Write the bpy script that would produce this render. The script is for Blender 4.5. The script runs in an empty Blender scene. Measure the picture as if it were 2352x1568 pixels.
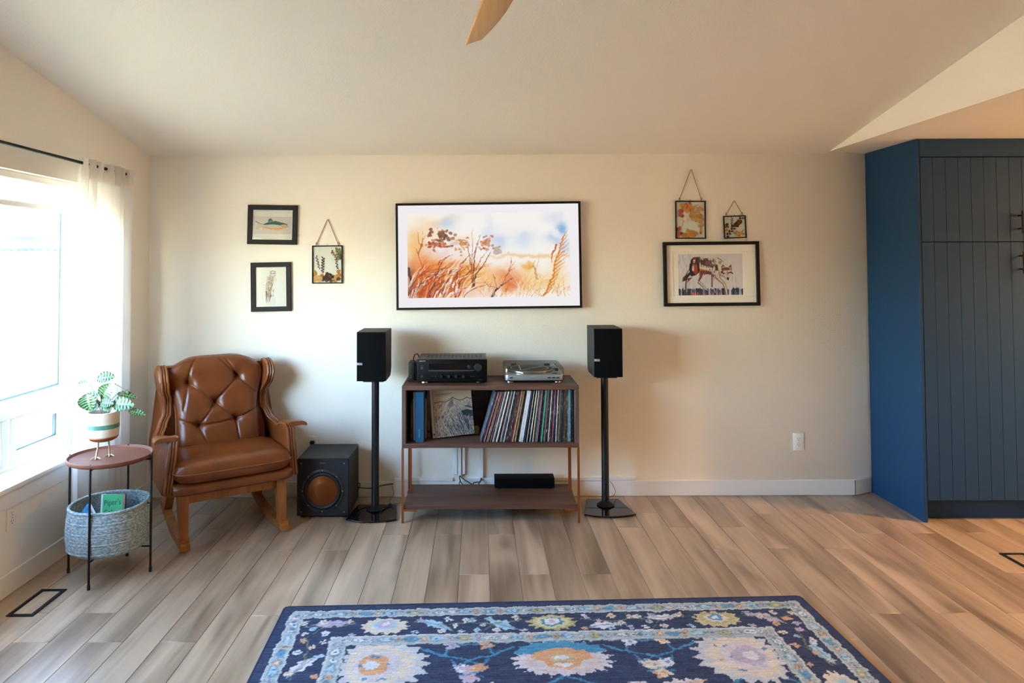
import bpy, bmesh, math, random
import numpy as np
from mathutils import Vector, Matrix
R = math.radians
rnd = random.Random(11)
C = bpy.context.scene.collection
SC = bpy.context.scene

# ------------------------------------------------------------------ camera
F = 1580.0; TH = R(1.8); RO = R(0.2); PPX = 1100.0; PPY = 608 - F*math.tan(TH)
CAM = np.array([0, -4.675, 1.553])
_fw = np.array([0, math.cos(TH), math.sin(TH)]); _up = np.array([0, -math.sin(TH), math.cos(TH)]); _rt = np.array([1., 0, 0])
_r2 = _rt*math.cos(RO)-_up*math.sin(RO); _u2 = _up*math.cos(RO)+_rt*math.sin(RO)
def on(u, v, ax, val):
    """photo pixel -> point on the plane ax = val"""
    d = _fw*F+_r2*(u-PPX)+_u2*(PPY-v); i = 'xyz'.index(ax)
    return CAM+d*((val-CAM[i])/d[i])
cd = bpy.data.cameras.new('camera'); cam = bpy.data.objects.new('camera', cd); C.objects.link(cam)
cd.sensor_fit = 'HORIZONTAL'; cd.sensor_width = 36; cd.lens = F/2352*36
cd.shift_x = (1176-PPX)/2352; cd.shift_y = -(784-PPY)/2352
cd.clip_start = .05; cd.clip_end = 200
_m = Matrix.Identity(4)
for i in range(3):
    _m[i][0] = _r2[i]; _m[i][1] = _u2[i]; _m[i][2] = -_fw[i]; _m[i][3] = CAM[i]
cam.matrix_world = _m
SC.camera = cam

# ------------------------------------------------------------------ world, sun, exposure
SC.view_settings.view_transform = 'Standard'; SC.view_settings.look = 'None'
SC.view_settings.gamma = 1.0; SC.view_settings.use_curve_mapping = False
SC.view_settings.exposure = 3.15
SC.cycles.max_bounces = 12; SC.cycles.diffuse_bounces = 7; SC.cycles.transparent_max_bounces = 16
SC.cycles.sample_clamp_indirect = 6.0
SC.cycles.caustics_reflective = False; SC.cycles.caustics_refractive = False
W = bpy.data.worlds.new('sky'); SC.world = W; W.use_nodes = True
nt = W.node_tree
sky = nt.nodes.new('ShaderNodeTexSky'); sky.sky_type = 'NISHITA'; sky.sun_disc = False
sky.sun_elevation = R(35); sky.sun_rotation = R(110); sky.dust_density = 1.5; sky.ozone_density = 1.0
nt.nodes['Background'].inputs[1].default_value = 1.45
nt.links.new(sky.outputs[0], nt.nodes['Background'].inputs[0])
sl = bpy.data.lights.new('sun_offscreen', 'SUN'); sl.energy = 20; sl.angle = R(.6); sl.color = (1, .96, .90)
sun = bpy.data.objects.new('sun_offscreen', sl); C.objects.link(sun)
sun.rotation_euler = Vector((-.80, .30, -.60)).to_track_quat('-Z', 'Y').to_euler()   # from behind the house, away from its windows

# ------------------------------------------------------------------ object helpers
class MB:
    def __init__(s): s.v = []; s.f = []
    def add(s, vs, fs):
        n = len(s.v); s.v += [tuple(p) for p in vs]; s.f += [tuple(i+n for i in f) for f in fs]; return s
    def bm(s, bm):
        bm.verts.index_update(); s.add([tuple(v.co) for v in bm.verts], [[v.index for v in f.verts] for f in bm.faces]); bm.free(); return s
    def box(s, x0, x1, y0, y1, z0, z1):
        if x0 > x1: x0, x1 = x1, x0
        if y0 > y1: y0, y1 = y1, y0
        if z0 > z1: z0, z1 = z1, z0
        return s.add([(x0,y0,z0),(x1,y0,z0),(x1,y1,z0),(x0,y1,z0),(x0,y0,z1),(x1,y0,z1),(x1,y1,z1),(x0,y1,z1)],
                     [(0,3,2,1),(4,5,6,7),(0,1,5,4),(1,2,6,5),(2,3,7,6),(3,0,4,7)])
    def rbox(s, x0, x1, y0, y1, z0, z1, r=.004, seg=2):
        bm = bmesh.new(); bmesh.ops.create_cube(bm, size=1)
        for v in bm.verts:
            v.co = ((x0+x1)/2+v.co.x*abs(x1-x0), (y0+y1)/2+v.co.y*abs(y1-y0), (z0+z1)/2+v.co.z*abs(z1-z0))
        bmesh.ops.bevel(bm, geom=list(bm.edges), offset=r, segments=seg, affect='EDGES', profile=.5, clamp_overlap=True)
        return s.bm(bm)
    def cyl(s, p0, p1, r0, r1=None, n=16, cap=True):
        return s.tube([p0, p1], [r0, r0 if r1 is None else r1], n, cap)
    def tube(s, pts, r, n=10, cap=True, closed=False, sq=False):
        P = [Vector(p) for p in pts]; m = len(P)
        rs = r if isinstance(r, (list, tuple)) else [r]*m
        T = []
        for i in range(m):
            a = P[i-1] if (i > 0 or closed) else P[i]; b = P[(i+1) % m] if (i < m-1 or closed) else P[i]
            T.append((b-a).normalized())
        u = T[0].orthogonal().normalized()
        if sq:
            ref = Vector((0,0,1)) if abs(T[0].z) < .9 else Vector((1,0,0)); u = T[0].cross(ref).normalized()
        vs = []
        for i in range(m):
            if i: u = (u - T[i]*u.dot(T[i])).normalized()
            w = T[i].cross(u)
            for k in range(n):
                a = 2*math.pi*(k+(.5 if sq else 0))/n
                vs.append(P[i]+(u*math.cos(a)+w*math.sin(a))*rs[i])
        fs = []
        for i in range(m if closed else m-1):
            j = (i+1) % m
            for k in range(n):
                l = (k+1) % n; fs.append((i*n+k, i*n+l, j*n+l, j*n+k))
        if cap and not closed:
            fs.append(tuple(range(n-1, -1, -1))); fs.append(tuple((m-1)*n+k for k in range(n)))
        return s.add(vs, fs)
    def lathe(s, prof, n=32, c=(0,0,0), cap0=True, cap1=True):
        vs = []; fs = []
        for r, z in prof:
            for k in range(n):
                a = 2*math.pi*k/n; vs.append((c[0]+r*math.cos(a), c[1]+r*math.sin(a), c[2]+z))
        for i in range(len(prof)-1):
            for k in range(n):
                l = (k+1) % n; fs.append((i*n+k, i*n+l, (i+1)*n+l, (i+1)*n+k))
        if cap0: fs.append(tuple(range(n-1, -1, -1)))
        if cap1: fs.append(tuple((len(prof)-1)*n+k for k in range(n)))
        return s.add(vs, fs)
    def prism(s, outline, d0, d1, ax='y', r=0, seg=2):
        """outline of (a,b) pairs extruded along ax"""
        def P(a, b, d): return {'x': (d, a, b), 'y': (a, d, b), 'z': (a, b, d)}[ax]
        bm = bmesh.new(); n = len(outline)
        A = [bm.verts.new(P(a, b, d0)) for a, b in outline]; B = [bm.verts.new(P(a, b, d1)) for a, b in outline]
        bm.faces.new(A); bm.faces.new(B[::-1])
        for i in range(n): bm.faces.new((A[i], B[i], B[(i+1) % n], A[(i+1) % n]))
        bmesh.ops.recalc_face_normals(bm, faces=list(bm.faces))
        if r:
            es = [e for e in bm.edges if (e.verts[0] in A) == (e.verts[1] in A)]
            bmesh.ops.bevel(bm, geom=es, offset=r, segments=seg, affect='EDGES', profile=.5, clamp_overlap=True)
        return s.bm(bm)
    def grid(s, fn, nu, nv, cu=False):
        vs = [fn(i/(nu if cu else nu-1), j/(nv-1)) for j in range(nv) for i in range(nu)]; fs = []
        for j in range(nv-1):
            for i in range(nu if cu else nu-1):
                k = (i+1) % nu; fs.append((j*nu+i, j*nu+k, (j+1)*nu+k, (j+1)*nu+i))
        return s.add(vs, fs)
    def xf(s, M):
        s.v = [tuple(M @ Vector(p)) for p in s.v]; return s
    def mesh(s, name, m=None, angle=38):
        me = bpy.data.meshes.new(name); me.from_pydata(s.v, [], s.f); me.update()
        me.polygons.foreach_set('use_smooth', [True]*len(me.polygons)); me.set_sharp_from_angle(angle=R(angle))
        if m: me.materials.append(m)
        return me
    def build(s, name, m, parent=None, loc=None, rot=None, angle=38, **kw):
        o = bpy.data.objects.new(name, s.mesh(name, m, angle)); C.objects.link(o)
        if parent: o.parent = parent
        if loc is not None: o.location = loc
        if rot is not None: o.rotation_euler = rot
        for k, v in kw.items(): o[k] = v
        return o
def thing(name, label, cat, loc=(0,0,0), rot=(0,0,0), group=None, kind=None):
    o = bpy.data.objects.new(name, None); C.objects.link(o); o.empty_display_size = .05
    o.location = loc; o.rotation_euler = rot if isinstance(rot, tuple) else (0, 0, rot)
    return tag(o, label, cat, group, kind)
def tag(o, label, cat, group=None, kind=None):
    o['label'] = label; o['category'] = cat
    if group: o['group'] = group
    if kind: o['kind'] = kind
    return o
def struct(o, label, cat): return tag(o, label, cat, None, 'structure')
def text(s, size, m, parent, loc, rot=(R(90),0,0), name='lettering', align='LEFT', ext=.0003, sx=1):
    cu = bpy.data.curves.new(name, 'FONT'); cu.body = s; cu.size = size; cu.align_x = align; cu.align_y = 'BOTTOM'; cu.extrude = ext
    o = bpy.data.objects.new(name, cu); C.objects.link(o); bpy.context.view_layer.update()
    me = bpy.data.meshes.new_from_object(o.evaluated_get(bpy.context.evaluated_depsgraph_get()))
    bpy.data.objects.remove(o); bpy.data.curves.remove(cu)
    me.name = name; me.materials.clear(); me.materials.append(m)
    q = bpy.data.objects.new(name, me); C.objects.link(q); q.parent = parent; q.location = loc; q.rotation_euler = rot; q.scale = (sx, 1, 1)
    return q

# ------------------------------------------------------------------ materials
def lin(c):
    """sRGB 0-255 triple -> linear"""
    c = np.asarray(c, float)/255; return np.where(c <= .04045, c/12.92, ((c+.055)/1.055)**2.4)
def rgba(c): return tuple(float(x) for x in lin(c))+(1.0,)
def mat(name, col, rough=.5, metal=0, spec=.5, bump=None, var=None, coat=0, obj=False, sheen=0, alpha=None):
    """bump=(scale, strength[, detail]) ; var=(scale, amount, stretch xyz)"""
    m = bpy.data.materials.new(name); m.use_nodes = True; nt = m.node_tree; b = nt.nodes['Principled BSDF']
    b.inputs['Base Color'].default_value = rgba(col); b.inputs['Roughness'].default_value = rough
    b.inputs['Metallic'].default_value = metal; b.inputs['Specular IOR Level'].default_value = spec
    b.inputs['Coat Weight'].default_value = coat; b.inputs['Sheen Weight'].default_value = sheen
    if bump or var:
        tc = nt.nodes.new('ShaderNodeTexCoord')
    if var:
        mp = nt.nodes.new('ShaderNodeMapping'); mp.inputs['Scale'].default_value = var[2] if len(var) > 2 else (1,1,1)
        nz = nt.nodes.new('ShaderNodeTexNoise'); nz.inputs['Scale'].default_value = var[0]; nz.inputs['Detail'].default_value = 5
        nt.links.new(tc.outputs['Object'], mp.inputs['Vector']); nt.links.new(mp.outputs[0], nz.inputs['Vector'])
        rp = nt.nodes.new('ShaderNodeValToRGB'); c = lin(col)
        rp.color_ramp.elements[0].position = .3; rp.color_ramp.elements[1].position = .7
        rp.color_ramp.elements[0].color = tuple(c*(1-var[1]))+(1,); rp.color_ramp.elements[1].color = tuple(np.minimum(c*(1+var[1]), 1))+(1,)
        nt.links.new(nz.outputs[0], rp.inputs[0]); nt.links.new(rp.outputs[0], b.inputs['Base Color'])
    if bump:
        n2 = nt.nodes.new('ShaderNodeTexNoise'); n2.inputs['Scale'].default_value = bump[0]; n2.inputs['Detail'].default_value = bump[2] if len(bump) > 2 else 3
        bp = nt.nodes.new('ShaderNodeBump'); bp.inputs['Strength'].default_value = bump[1]; bp.inputs['Distance'].default_value = .003
        nt.links.new(tc.outputs['Object'], n2.inputs['Vector']); nt.links.new(n2.outputs[0], bp.inputs['Height']); nt.links.new(bp.outputs[0], b.inputs['Normal'])
    return m
def wood(name, dark, light, axis='x', rough=.5, fine=1.0, rand=False, knots=False, coat=0, soft=False):
    m = bpy.data.materials.new(name); m.use_nodes = True; nt = m.node_tree; N = nt.nodes; L = nt.links; b = N['Principled BSDF']
    b.inputs['Roughness'].default_value = rough; b.inputs['Coat Weight'].default_value = coat; b.inputs['Coat Roughness'].default_value = .3
    tc = N.new('ShaderNodeTexCoord'); v = tc.outputs['Object']
    if rand:
        oi = N.new('ShaderNodeObjectInfo'); mu = N.new('ShaderNodeVectorMath'); mu.operation = 'SCALE'; mu.inputs[0].default_value = (37, 91, 13)
        L.new(oi.outputs['Random'], mu.inputs['Scale']); ad = N.new('ShaderNodeVectorMath'); L.new(v, ad.inputs[0]); L.new(mu.outputs[0], ad.inputs[1]); v = ad.outputs[0]
    def layer(sc, st, det, dist=0):
        mp = N.new('ShaderNodeMapping'); s = {'x': (st, 1, 1), 'y': (1, st, 1), 'z': (1, 1, st)}[axis]; mp.inputs['Scale'].default_value = s
        nz = N.new('ShaderNodeTexNoise'); nz.inputs['Scale'].default_value = sc; nz.inputs['Detail'].default_value = det; nz.inputs['Distortion'].default_value = dist
        L.new(v, mp.inputs[0]); L.new(mp.outputs[0], nz.inputs[0]); return nz.outputs[0]
    a = layer(9*fine, .11 if not soft else .16, 4 if not soft else 2, .6 if not soft else 1.0); c = layer(60*fine, .03 if not soft else .05, 3)
    mx = N.new('ShaderNodeMix'); mx.data_type = 'FLOAT'; mx.inputs[0].default_value = .35 if not soft else .28; L.new(a, mx.inputs[2]); L.new(c, mx.inputs[3])
    val = mx.outputs[0]
    if rand:
        mr = N.new('ShaderNodeMath'); mr.operation = 'MULTIPLY_ADD'; mr.inputs[1].default_value = .07; L.new(oi.outputs['Random'], mr.inputs[0]); L.new(val, mr.inputs[2])
        sb = N.new('ShaderNodeMath'); sb.operation = 'SUBTRACT'; sb.inputs[1].default_value = .035; L.new(mr.outputs[0], sb.inputs[0]); val = sb.outputs[0]
    rp = N.new('ShaderNodeValToRGB'); e = rp.color_ramp.elements; e[0].position = .33; e[1].position = .68; e[0].color = rgba(dark); e[1].color = rgba(light)
    L.new(val, rp.inputs[0]); L.new(rp.outputs[0], b.inputs['Base Color'])
    bp = N.new('ShaderNodeBump'); bp.inputs['Strength'].default_value = .12; bp.inputs['Distance'].default_value = .002; L.new(c, bp.inputs['Height']); L.new(bp.outputs[0], b.inputs['Normal'])
    return m
def emit(name, col, st):
    m = bpy.data.materials.new(name); m.use_nodes = True; nt = m.node_tree; nt.nodes.remove(nt.nodes['Principled BSDF'])
    e = nt.nodes.new('ShaderNodeEmission'); e.inputs[0].default_value = rgba(col); e.inputs[1].default_value = st
    nt.links.new(e.outputs[0], nt.nodes['Material Output'].inputs[0]); return m
def paint(name, rough=.6, strength=None, bump=None):
    """shows a mesh's own printed colours"""
    m = bpy.data.materials.new(name); m.use_nodes = True; nt = m.node_tree; b = nt.nodes['Principled BSDF']
    at = nt.nodes.new('ShaderNodeAttribute'); at.attribute_name = 'Col'
    if strength is None:
        nt.links.new(at.outputs[0], b.inputs['Base Color']); b.inputs['Roughness'].default_value = rough
        if bump:
            tc = nt.nodes.new('ShaderNodeTexCoord'); n2 = nt.nodes.new('ShaderNodeTexNoise'); n2.inputs['Scale'].default_value = bump[0]
            bp = nt.nodes.new('ShaderNodeBump'); bp.inputs['Strength'].default_value = bump[1]; bp.inputs['Distance'].default_value = .004
            nt.links.new(tc.outputs['Object'], n2.inputs[0]); nt.links.new(n2.outputs[0], bp.inputs['Height']); nt.links.new(bp.outputs[0], b.inputs['Normal'])
    else:
        b.inputs['Base Color'].default_value = (.01, .01, .01, 1); b.inputs['Roughness'].default_value = .35
        nt.links.new(at.outputs[0], b.inputs['Emission Color']); b.inputs['Emission Strength'].default_value = strength
    return m
def glassy(name, tint=(255,255,255), gl=.06, rough=.02):
    """thin pane: mostly clear with a faint reflection"""
    m = bpy.data.materials.new(name); m.use_nodes = True; nt = m.node_tree; nt.nodes.remove(nt.nodes['Principled BSDF'])
    t = nt.nodes.new('ShaderNodeBsdfTransparent'); t.inputs[0].default_value = rgba(tint)
    g = nt.nodes.new('ShaderNodeBsdfGlossy'); g.inputs[1].default_value = rough
    mx = nt.nodes.new('ShaderNodeMixShader'); mx.inputs[0].default_value = gl
    nt.links.new(t.outputs[0], mx.inputs[1]); nt.links.new(g.outputs[0], mx.inputs[2]); nt.links.new(mx.outputs[0], nt.nodes['Material Output'].inputs[0]); return m
def cloth(name, col, trans=.45, clear=.2):
    m = bpy.data.materials.new(name); m.use_nodes = True; nt = m.node_tree; nt.nodes.remove(nt.nodes['Principled BSDF'])
    d = nt.nodes.new('ShaderNodeBsdfDiffuse'); d.inputs[0].default_value = rgba(col)
    t = nt.nodes.new('ShaderNodeBsdfTranslucent'); t.inputs[0].default_value = rgba(col)
    a = nt.nodes.new('ShaderNodeMixShader'); a.inputs[0].default_value = trans
    nt.links.new(d.outputs[0], a.inputs[1]); nt.links.new(t.outputs[0], a.inputs[2])
    c = nt.nodes.new('ShaderNodeBsdfTransparent'); x = nt.nodes.new('ShaderNodeMixShader'); x.inputs[0].default_value = clear
    nt.links.new(a.outputs[0], x.inputs[1]); nt.links.new(c.outputs[0], x.inputs[2]); nt.links.new(x.outputs[0], nt.nodes['Material Output'].inputs[0]); return m

M = dict(
 wall=mat('wall_paint', (237,231,220), .85, spec=.2, bump=(150, .55, 2)),
 ceil=mat('ceiling_paint', (240,233,222), .9, spec=.15, bump=(120, .5, 2)),
 trim=mat('white_trim', (232,228,224), .45),
 vinyl=mat('white_vinyl', (238,236,228), .4),
 sill=mat('sill_paint', (240,238,234), .35),
 black=mat('black_satin', (16,15,15), .5, spec=.3),
 blackm=mat('black_matte', (14,14,15), .8, spec=.2, bump=(400, .3)),
 gloss=mat('black_glass', (10,10,12), .06, spec=.6),
 rubber=mat('black_rubber', (18,18,18), .6),
 vinylblk=mat('black_ash_vinyl', (38,36,35), .55, spec=.3, bump=(300, .4), var=(40, .25, (1,1,.08))),
 dkmetal=mat('dark_metal', (28,28,30), .4, metal=.6),
 steel=mat('brushed_silver', (165,170,176), .35, metal=.7),
 chrome=mat('chrome', (220,220,220), .12, metal=1),
 copper=mat('copper_leg', (150,82,40), .38, metal=.55),
 brass=mat('brass', (188,140,80), .35, metal=.8),
 white=mat('white_plastic', (236,234,230), .4),
 slot=mat('dark_slot', (14,14,14), .6),
 paper=mat('mat_board', (232,226,216), .8),
 glass=glassy('clear_glass', (250,253,252), .05), tglass=glassy('low_e_glass', (235,239,238), .05),
 pglass=glassy('picture_glass', (255,255,255), .010),
 acrylic=glassy('clear_acrylic', (224,226,224), .10, .05),
 walnut=wood('walnut_veneer', (56,34,25), (108,72,54), 'x', .55, 1.4),
 walnutz=wood('walnut_upright', (56,38,32), (104,76,64), 'z', .55, 1.4),
 oak=wood('honey_oak', (116,66,22), (168,104,44), 'z', .4, 1.2),
 fan=wood('fan_blade_wood', (184,132,74), (222,174,110), 'y', .45, 1.1),
 plank=wood('vinyl_plank', (118,96,75), (196,170,142), 'y', .30, .55, rand=True, soft=True, coat=.45),
 leather=mat('cognac_leather', (112,56,22), .30, spec=.55, bump=(220, .25, 4), var=(7, .22)),
 leatherd=mat('cognac_leather_trim', (124,70,34), .36, spec=.55, bump=(220, .2, 4), var=(9, .2)),
 navy=mat('navy_cabinet', (22,58,92), .5, spec=.3, bump=(300, .15)),
 jute=mat('jute_cord', (150,112,66), .85, bump=(300, .5)),
 basket=None,
)

# ================================================================== THE SETTING
XL = -2.24; ZW = 2.304; SL = .19; XH = 2.375; ZK = 2.312; YF = -7.6; XR = 5.0; YR = -4.2; T = .2
def ceil_z(y): return ZW + SL*(-y if y > YR else (-YR-(YR-y)))
# floor: a base slab and every plank
fb = MB().box(XL-T, XR+T, YF-T, .30, -.10, -.004).build('floor', mat('floor_underlay', (60,48,40), .9)); struct(fb, 'warm grey-brown wood plank floor', 'floor')
PW, PL = .1525, 1.22
pm = {}; far_p = MB()
def plank(x, y0, y1):
    key = round(y1-y0, 2); L = y1-y0
    if key not in pm:
        pm[key] = MB().rbox(-PW/2+.0006, PW/2-.0006, -L/2+.0006, L/2-.0006, -.008, 0, .0012, 1).mesh('plank', M['plank'])
    if y1 < -5.6:
        far_p.rbox(x-PW/2+.0006, x+PW/2-.0006, y0+.0006, y1-.0006, -.008, 0, .0012, 1); return
    o = bpy.data.objects.new('plank', pm[key]); C.objects.link(o); o.parent = fb; o.location = (x, (y0+y1)/2, 0)
x = XL; k = 0
offs = [0, .41, .82, .2, .61, 1.02]
while x < XR:
    y = .15 + offs[(k*5+(k//3)*2) % 6] % PL - (0 if k % 2 else .1)
    y = min(y, .9)
    while y > YF:
        a, b = max(y-PL, YF), min(y, .16)
        if b - a > .03: plank(x+PW/2, round(a, 2), round(b, 2))
        y -= PL
    x += PW; k += 1
far_p.build('plank_field', M['plank'], fb, kind='stuff')

# back wall with the angled jog beside the tall cabinet
wb = MB().prism([(XL-T, 0), (2.515, 0), (2.655, .062), (XR+T, .062), (XR+T, .30), (XL-T, .30)], -.1, 3.4, 'z').build('wall_back', M['wall']); struct(wb, 'cream orange-peel textured wall behind the media stand', 'wall')
# left wall with the window opening
WY0, WY1, WZ0, WZ1 = -3.20, -.60, .505, 2.02      # window opening
m = MB(); xo = XL-T
m.box(xo, XL, WY1, 0, -.1, 3.4).box(xo, XL, WY0, WY1, -.1, WZ0).box(xo, XL, WY0, WY1, WZ1, 3.4)
m.box(xo, XL, YF-T, WY0, -.1, 3.4)
struct(m.build('wall_left', M['wall']), 'cream textured wall around the garden window', 'wall')
m = MB().box(XL-T, XR+T, YF-T, YF, -.1, 3.4)
struct(m.build('wall_front', M['wall']), 'plain cream wall across the room from the media stand', 'wall')
struct(MB().box(XR, XR+T, YF, .062, -.1, 3.4).build('wall_right', M['wall']), 'plain cream wall at the far kitchen side', 'wall')
# ceiling: vaulted over the living room, flat over the kitchen, header between them
m = MB()
z0, zr, z1 = ceil_z(0), ceil_z(YR), ceil_z(YF)
m.prism([(.30, z0-.3*SL), (YR, zr), (YF-T, ceil_z(YF-T)), (YF-T, zr+.5), (.30, zr+.5)], XL-T, XH, 'x')
cl = m.build('ceiling', M['ceil']); struct(cl, 'cream textured vaulted ceiling rising from the back wall', 'ceiling')
ck = MB().box(XH, XR+T, YF-T, .30, ZK, zr+.5).build('ceiling', M['ceil']); struct(ck, 'flat textured ceiling over the blue kitchen cabinet', 'ceiling')
# the header: a thin skin on the living-room side of the drop
struct(MB().prism([(-.045, ZK-.001), (YR, zr+.01), (YF, z1+.01), (YF, ZK-.001)], XH-.004, XH+.004, 'x').build('wall_header', M['wall']), 'triangular cream header wall between vaulted and flat ceiling', 'wall')
# baseboards
BH, BT = .104, .014
def base(name, outline, label): struct(MB().prism(outline, 0, BH, 'z', .004, 1).build(name, M['trim']), label, 'baseboard')
base('baseboard_back', [(XL+BT, 0), (2.52, 0), (2.52, -BT), (XL+BT, -BT)], 'white baseboard along the wall behind the media stand')
base('baseboard_right', [(2.515, -BT), (2.523, -BT), (2.662, .048), (2.657, .062), (2.515, 0)], 'short angled white baseboard beside the blue cabinet')
base('baseboard_left', [(XL, 0), (XL, YF), (XL+BT, YF), (XL+BT, 0)], 'white baseboard under the window')

# ------------------------------------------------------------------ window_1
w1 = thing('window_1', 'white vinyl window with small lower sashes and deep sill', 'window', (XL, (WY0+WY1)/2, WZ0), kind='structure')
w1.location = (0, 0, 0)
XG = -2.43
FR = .05                                                   # frame width
m = MB()
m.rbox(XG-.03, XG+.04, WY1-.035, WY1, WZ0, WZ1, .006).rbox(XG-.03, XG+.04, WY0, WY0+.035, WZ0, WZ1, .006)
m.rbox(XG-.03, XG+.039, WY0+.03, WY1-.03, WZ0, WZ0+.03, .006).rbox(XG-.03, XG+.039, WY0+.03, WY1-.03, WZ1-.04, WZ1, .006)
m.rbox(XG-.03, XG+.045, WY0+.03, WY1-.03, .775, .845, .008)          # transom
m.build('window_frame', M['vinyl'], w1)
# upper fixed pane in its stop and dark gasket
ya, yb, za, zb = WY0+.035, WY1-.035, .845, WZ1-.04
def stop(parent, ya, yb, za, zb, w, x0, x1, m_, name):
    q = MB(); q.rbox(x0, x1, ya, ya+w, za, zb, .003, 1).rbox(x0, x1, yb-w, yb, za, zb, .003, 1).rbox(x0+.0008, x1-.0008, ya+w-.004, yb-w+.004, za, za+w, .003, 1).rbox(x0+.0008, x1-.0008, ya+w-.004, yb-w+.004, zb-w, zb, .003, 1)
    return q.build(name, m_, parent)
stop(w1, ya, yb, za, zb, .022, XG-.005, XG+.022, M['vinyl'], 'glazing_bead')
MB_g = mat('spacer_bar', (70,96,110), .4)
stop(w1, ya+.018, yb-.018, za+.018, zb-.018, .014, XG-.03, XG-.012, MB_g, 'spacer_bar')
MB().box(XG-.010, XG-.006, ya+.01, yb-.01, za+.01, zb-.01).build('pane', M['tglass'], w1)
# lower sashes
screen = glassy('insect_screen', (208,209,209), .0)
n = 5; sw = (yb-ya)/n
for i in range(n):
    a, b = yb-(i+1)*sw+.012, yb-i*sw-.004
    if i == 0: b = yb+.002
    s = stop(w1, a, b, WZ0+.028, .772, .052, XG-.018, XG+.030, M['vinyl'], 'sash')
    stop(s, a+.048, b-.048, WZ0+.076, .724, .010, XG-.03, XG-.008, MB_g, 'spacer_bar')
    MB().box(XG-.006, XG-.002, a+.045, b-.045, WZ0+.073, .727).build('pane', M['glass'], s)
    MB().box(XG-.022, XG-.021, a+.045, b-.045, WZ0+.073, .727).build('insect_screen', screen, s)
# drywall returns, sill board and apron
m = MB().rbox(XG+.035, XL+.032, WY0-.02, WY1+.045, WZ0-.012, WZ0+.012, .005)
m.build('window_sill', M['sill'], w1)
MB().rbox(XL-.002, XL+.016, WY0-.01, WY1+.035, WZ0-.095, WZ0-.010, .004).build('apron', M['trim'], w1)
# cellular shade under the head of the opening
sh = thing('cellular_shade', 'cream pleated cellular shade pulled up above the window', 'blind', (XL-.075, (WY0+WY1)/2, 1.85))
def loc_mb(o): return Matrix.Translation(-o.location)
sm = cloth('shade_fabric', (255,250,240), .7, .12)
xs0, xs1 = XL-.10, XL-.05
MB().rbox(xs0-.005, xs1+.008, WY0+.01, WY1-.008, 1.985, 2.02, .004).xf(loc_mb(sh)).build('head_rail', M['vinyl'], sh)
MB().rbox(xs0-.004, xs1+.004, WY0+.01, WY1-.008, 1.848, 1.878, .004).xf(loc_mb(sh)).build('bottom_rail', M['vinyl'], sh)
NP = 8; hh = (1.985-1.878)/NP
for i in range(NP):
    z = 1.878+i*hh
    ya2, yb2 = WY0+.012, WY1-.01
    MB().add([(xs1, ya2, z), (xs1, yb2, z), (xs1+.008, yb2, z+hh/2), (xs1+.008, ya2, z+hh/2), (xs1, yb2, z+hh), (xs1, ya2, z+hh)], [(0,1,2,3), (3,2,4,5)]).xf(loc_mb(sh)).build('pleat', sm, sh)

def portal(name, y0, y1, z0, z1):
    l = bpy.data.lights.new(name, 'AREA'); l.shape = 'RECTANGLE'; l.size = y1-y0; l.size_y = z1-z0; l.cycles.is_portal = True
    o = bpy.data.objects.new(name, l); C.objects.link(o); o.location = (XL-T-.03, (y0+y1)/2, (z0+z1)/2)
    q = Matrix(((0,0,-1),(1,0,0),(0,1,0))); 
    o.rotation_euler = Vector((1,0,0)).to_track_quat('-Z', 'Z').to_euler()
portal('window_left_offscreen', WY0, WY1, WZ0, WZ1)

# recessed kitchen lamp (warm): its direction is read from the shadows of the door pulls and of the side panel
def can(x, y, z, power, label):
    t = thing('recessed_light', label, 'ceiling light', (x, y, z))
    MB().lathe([(.055, 0), (.085, 0), (.085, -.006), (.06, -.008), (.055, -.004)], 28, cap0=False, cap1=False).build('trim_ring', M['white'], t)
    MB().lathe([(.001, -.002), (.056, -.002), (.056, -.0035), (.001, -.0035)], 24).build('lens', emit('lamp_lens', (255,214,160), 4), t)
    l = bpy.data.lights.new('kitchen_lamp_offscreen', 'SPOT'); l.energy = power; l.color = (1, .58, .26); l.spot_size = R(150); l.spot_blend = .6; l.shadow_soft_size = .05
    o = bpy.data.objects.new('kitchen_lamp_offscreen', l); C.objects.link(o); o.parent = t; o.location = (0, 0, -.03)
can(4.70, -1.40, ZK, 46, 'round recessed lamp in the kitchen ceiling beyond the tall cabinet')

# ================================================================== OUTSIDE
g = MB()
def gz(x, y): return -.30 + .03*max(0, -x-3) + .028*max(0, y+1) + .03*math.sin(x*1.3+y*.7)*.5
g.grid(lambda u, v: ((-40+u*37.5), -25+v*55, gz(-40+u*37.5, -25+v*55)), 70, 80)
gm = mat('straw_ground', (180,156,120), .95, bump=(60, .9), var=(5, .55, (1,3,1)))
struct(g.build('ground', gm), 'pale straw-covered garden ground outside the window', 'ground')
# dog-eared board fence
FY = 8.6; pw = .138; xa, xb = -13.0, -5.6
fe = thing('board_fence', 'weathered grey dog-eared board fence across the garden', 'fence', ((xa+xb)/2, FY, gz(-9, FY)-.05))
fmats = [wood('fence_board', c1, c2, 'z', .9, .8, rand=True) for c1, c2 in (((112,106,100), (164,156,147)),)]
fh = 1.76; pmx = MB().prism([(-pw/2+.004, 0), (pw/2-.004, 0), (pw/2-.004, fh-.035), (pw/2-.034, fh), (-pw/2+.034, fh), (-pw/2+.004, fh-.035)], -.009, .009, 'y').mesh('board', fmats[0])
i = 0; x = xa
while x < xb:
    o = bpy.data.objects.new('board', pmx); C.objects.link(o); o.parent = fe
    o.location = (x-fe.location.x, rnd.uniform(-.004, .004), rnd.uniform(-.012, .012)); o.rotation_euler = (0, R(rnd.uniform(-.5, .5)), 0); x += pw+.006
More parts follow.
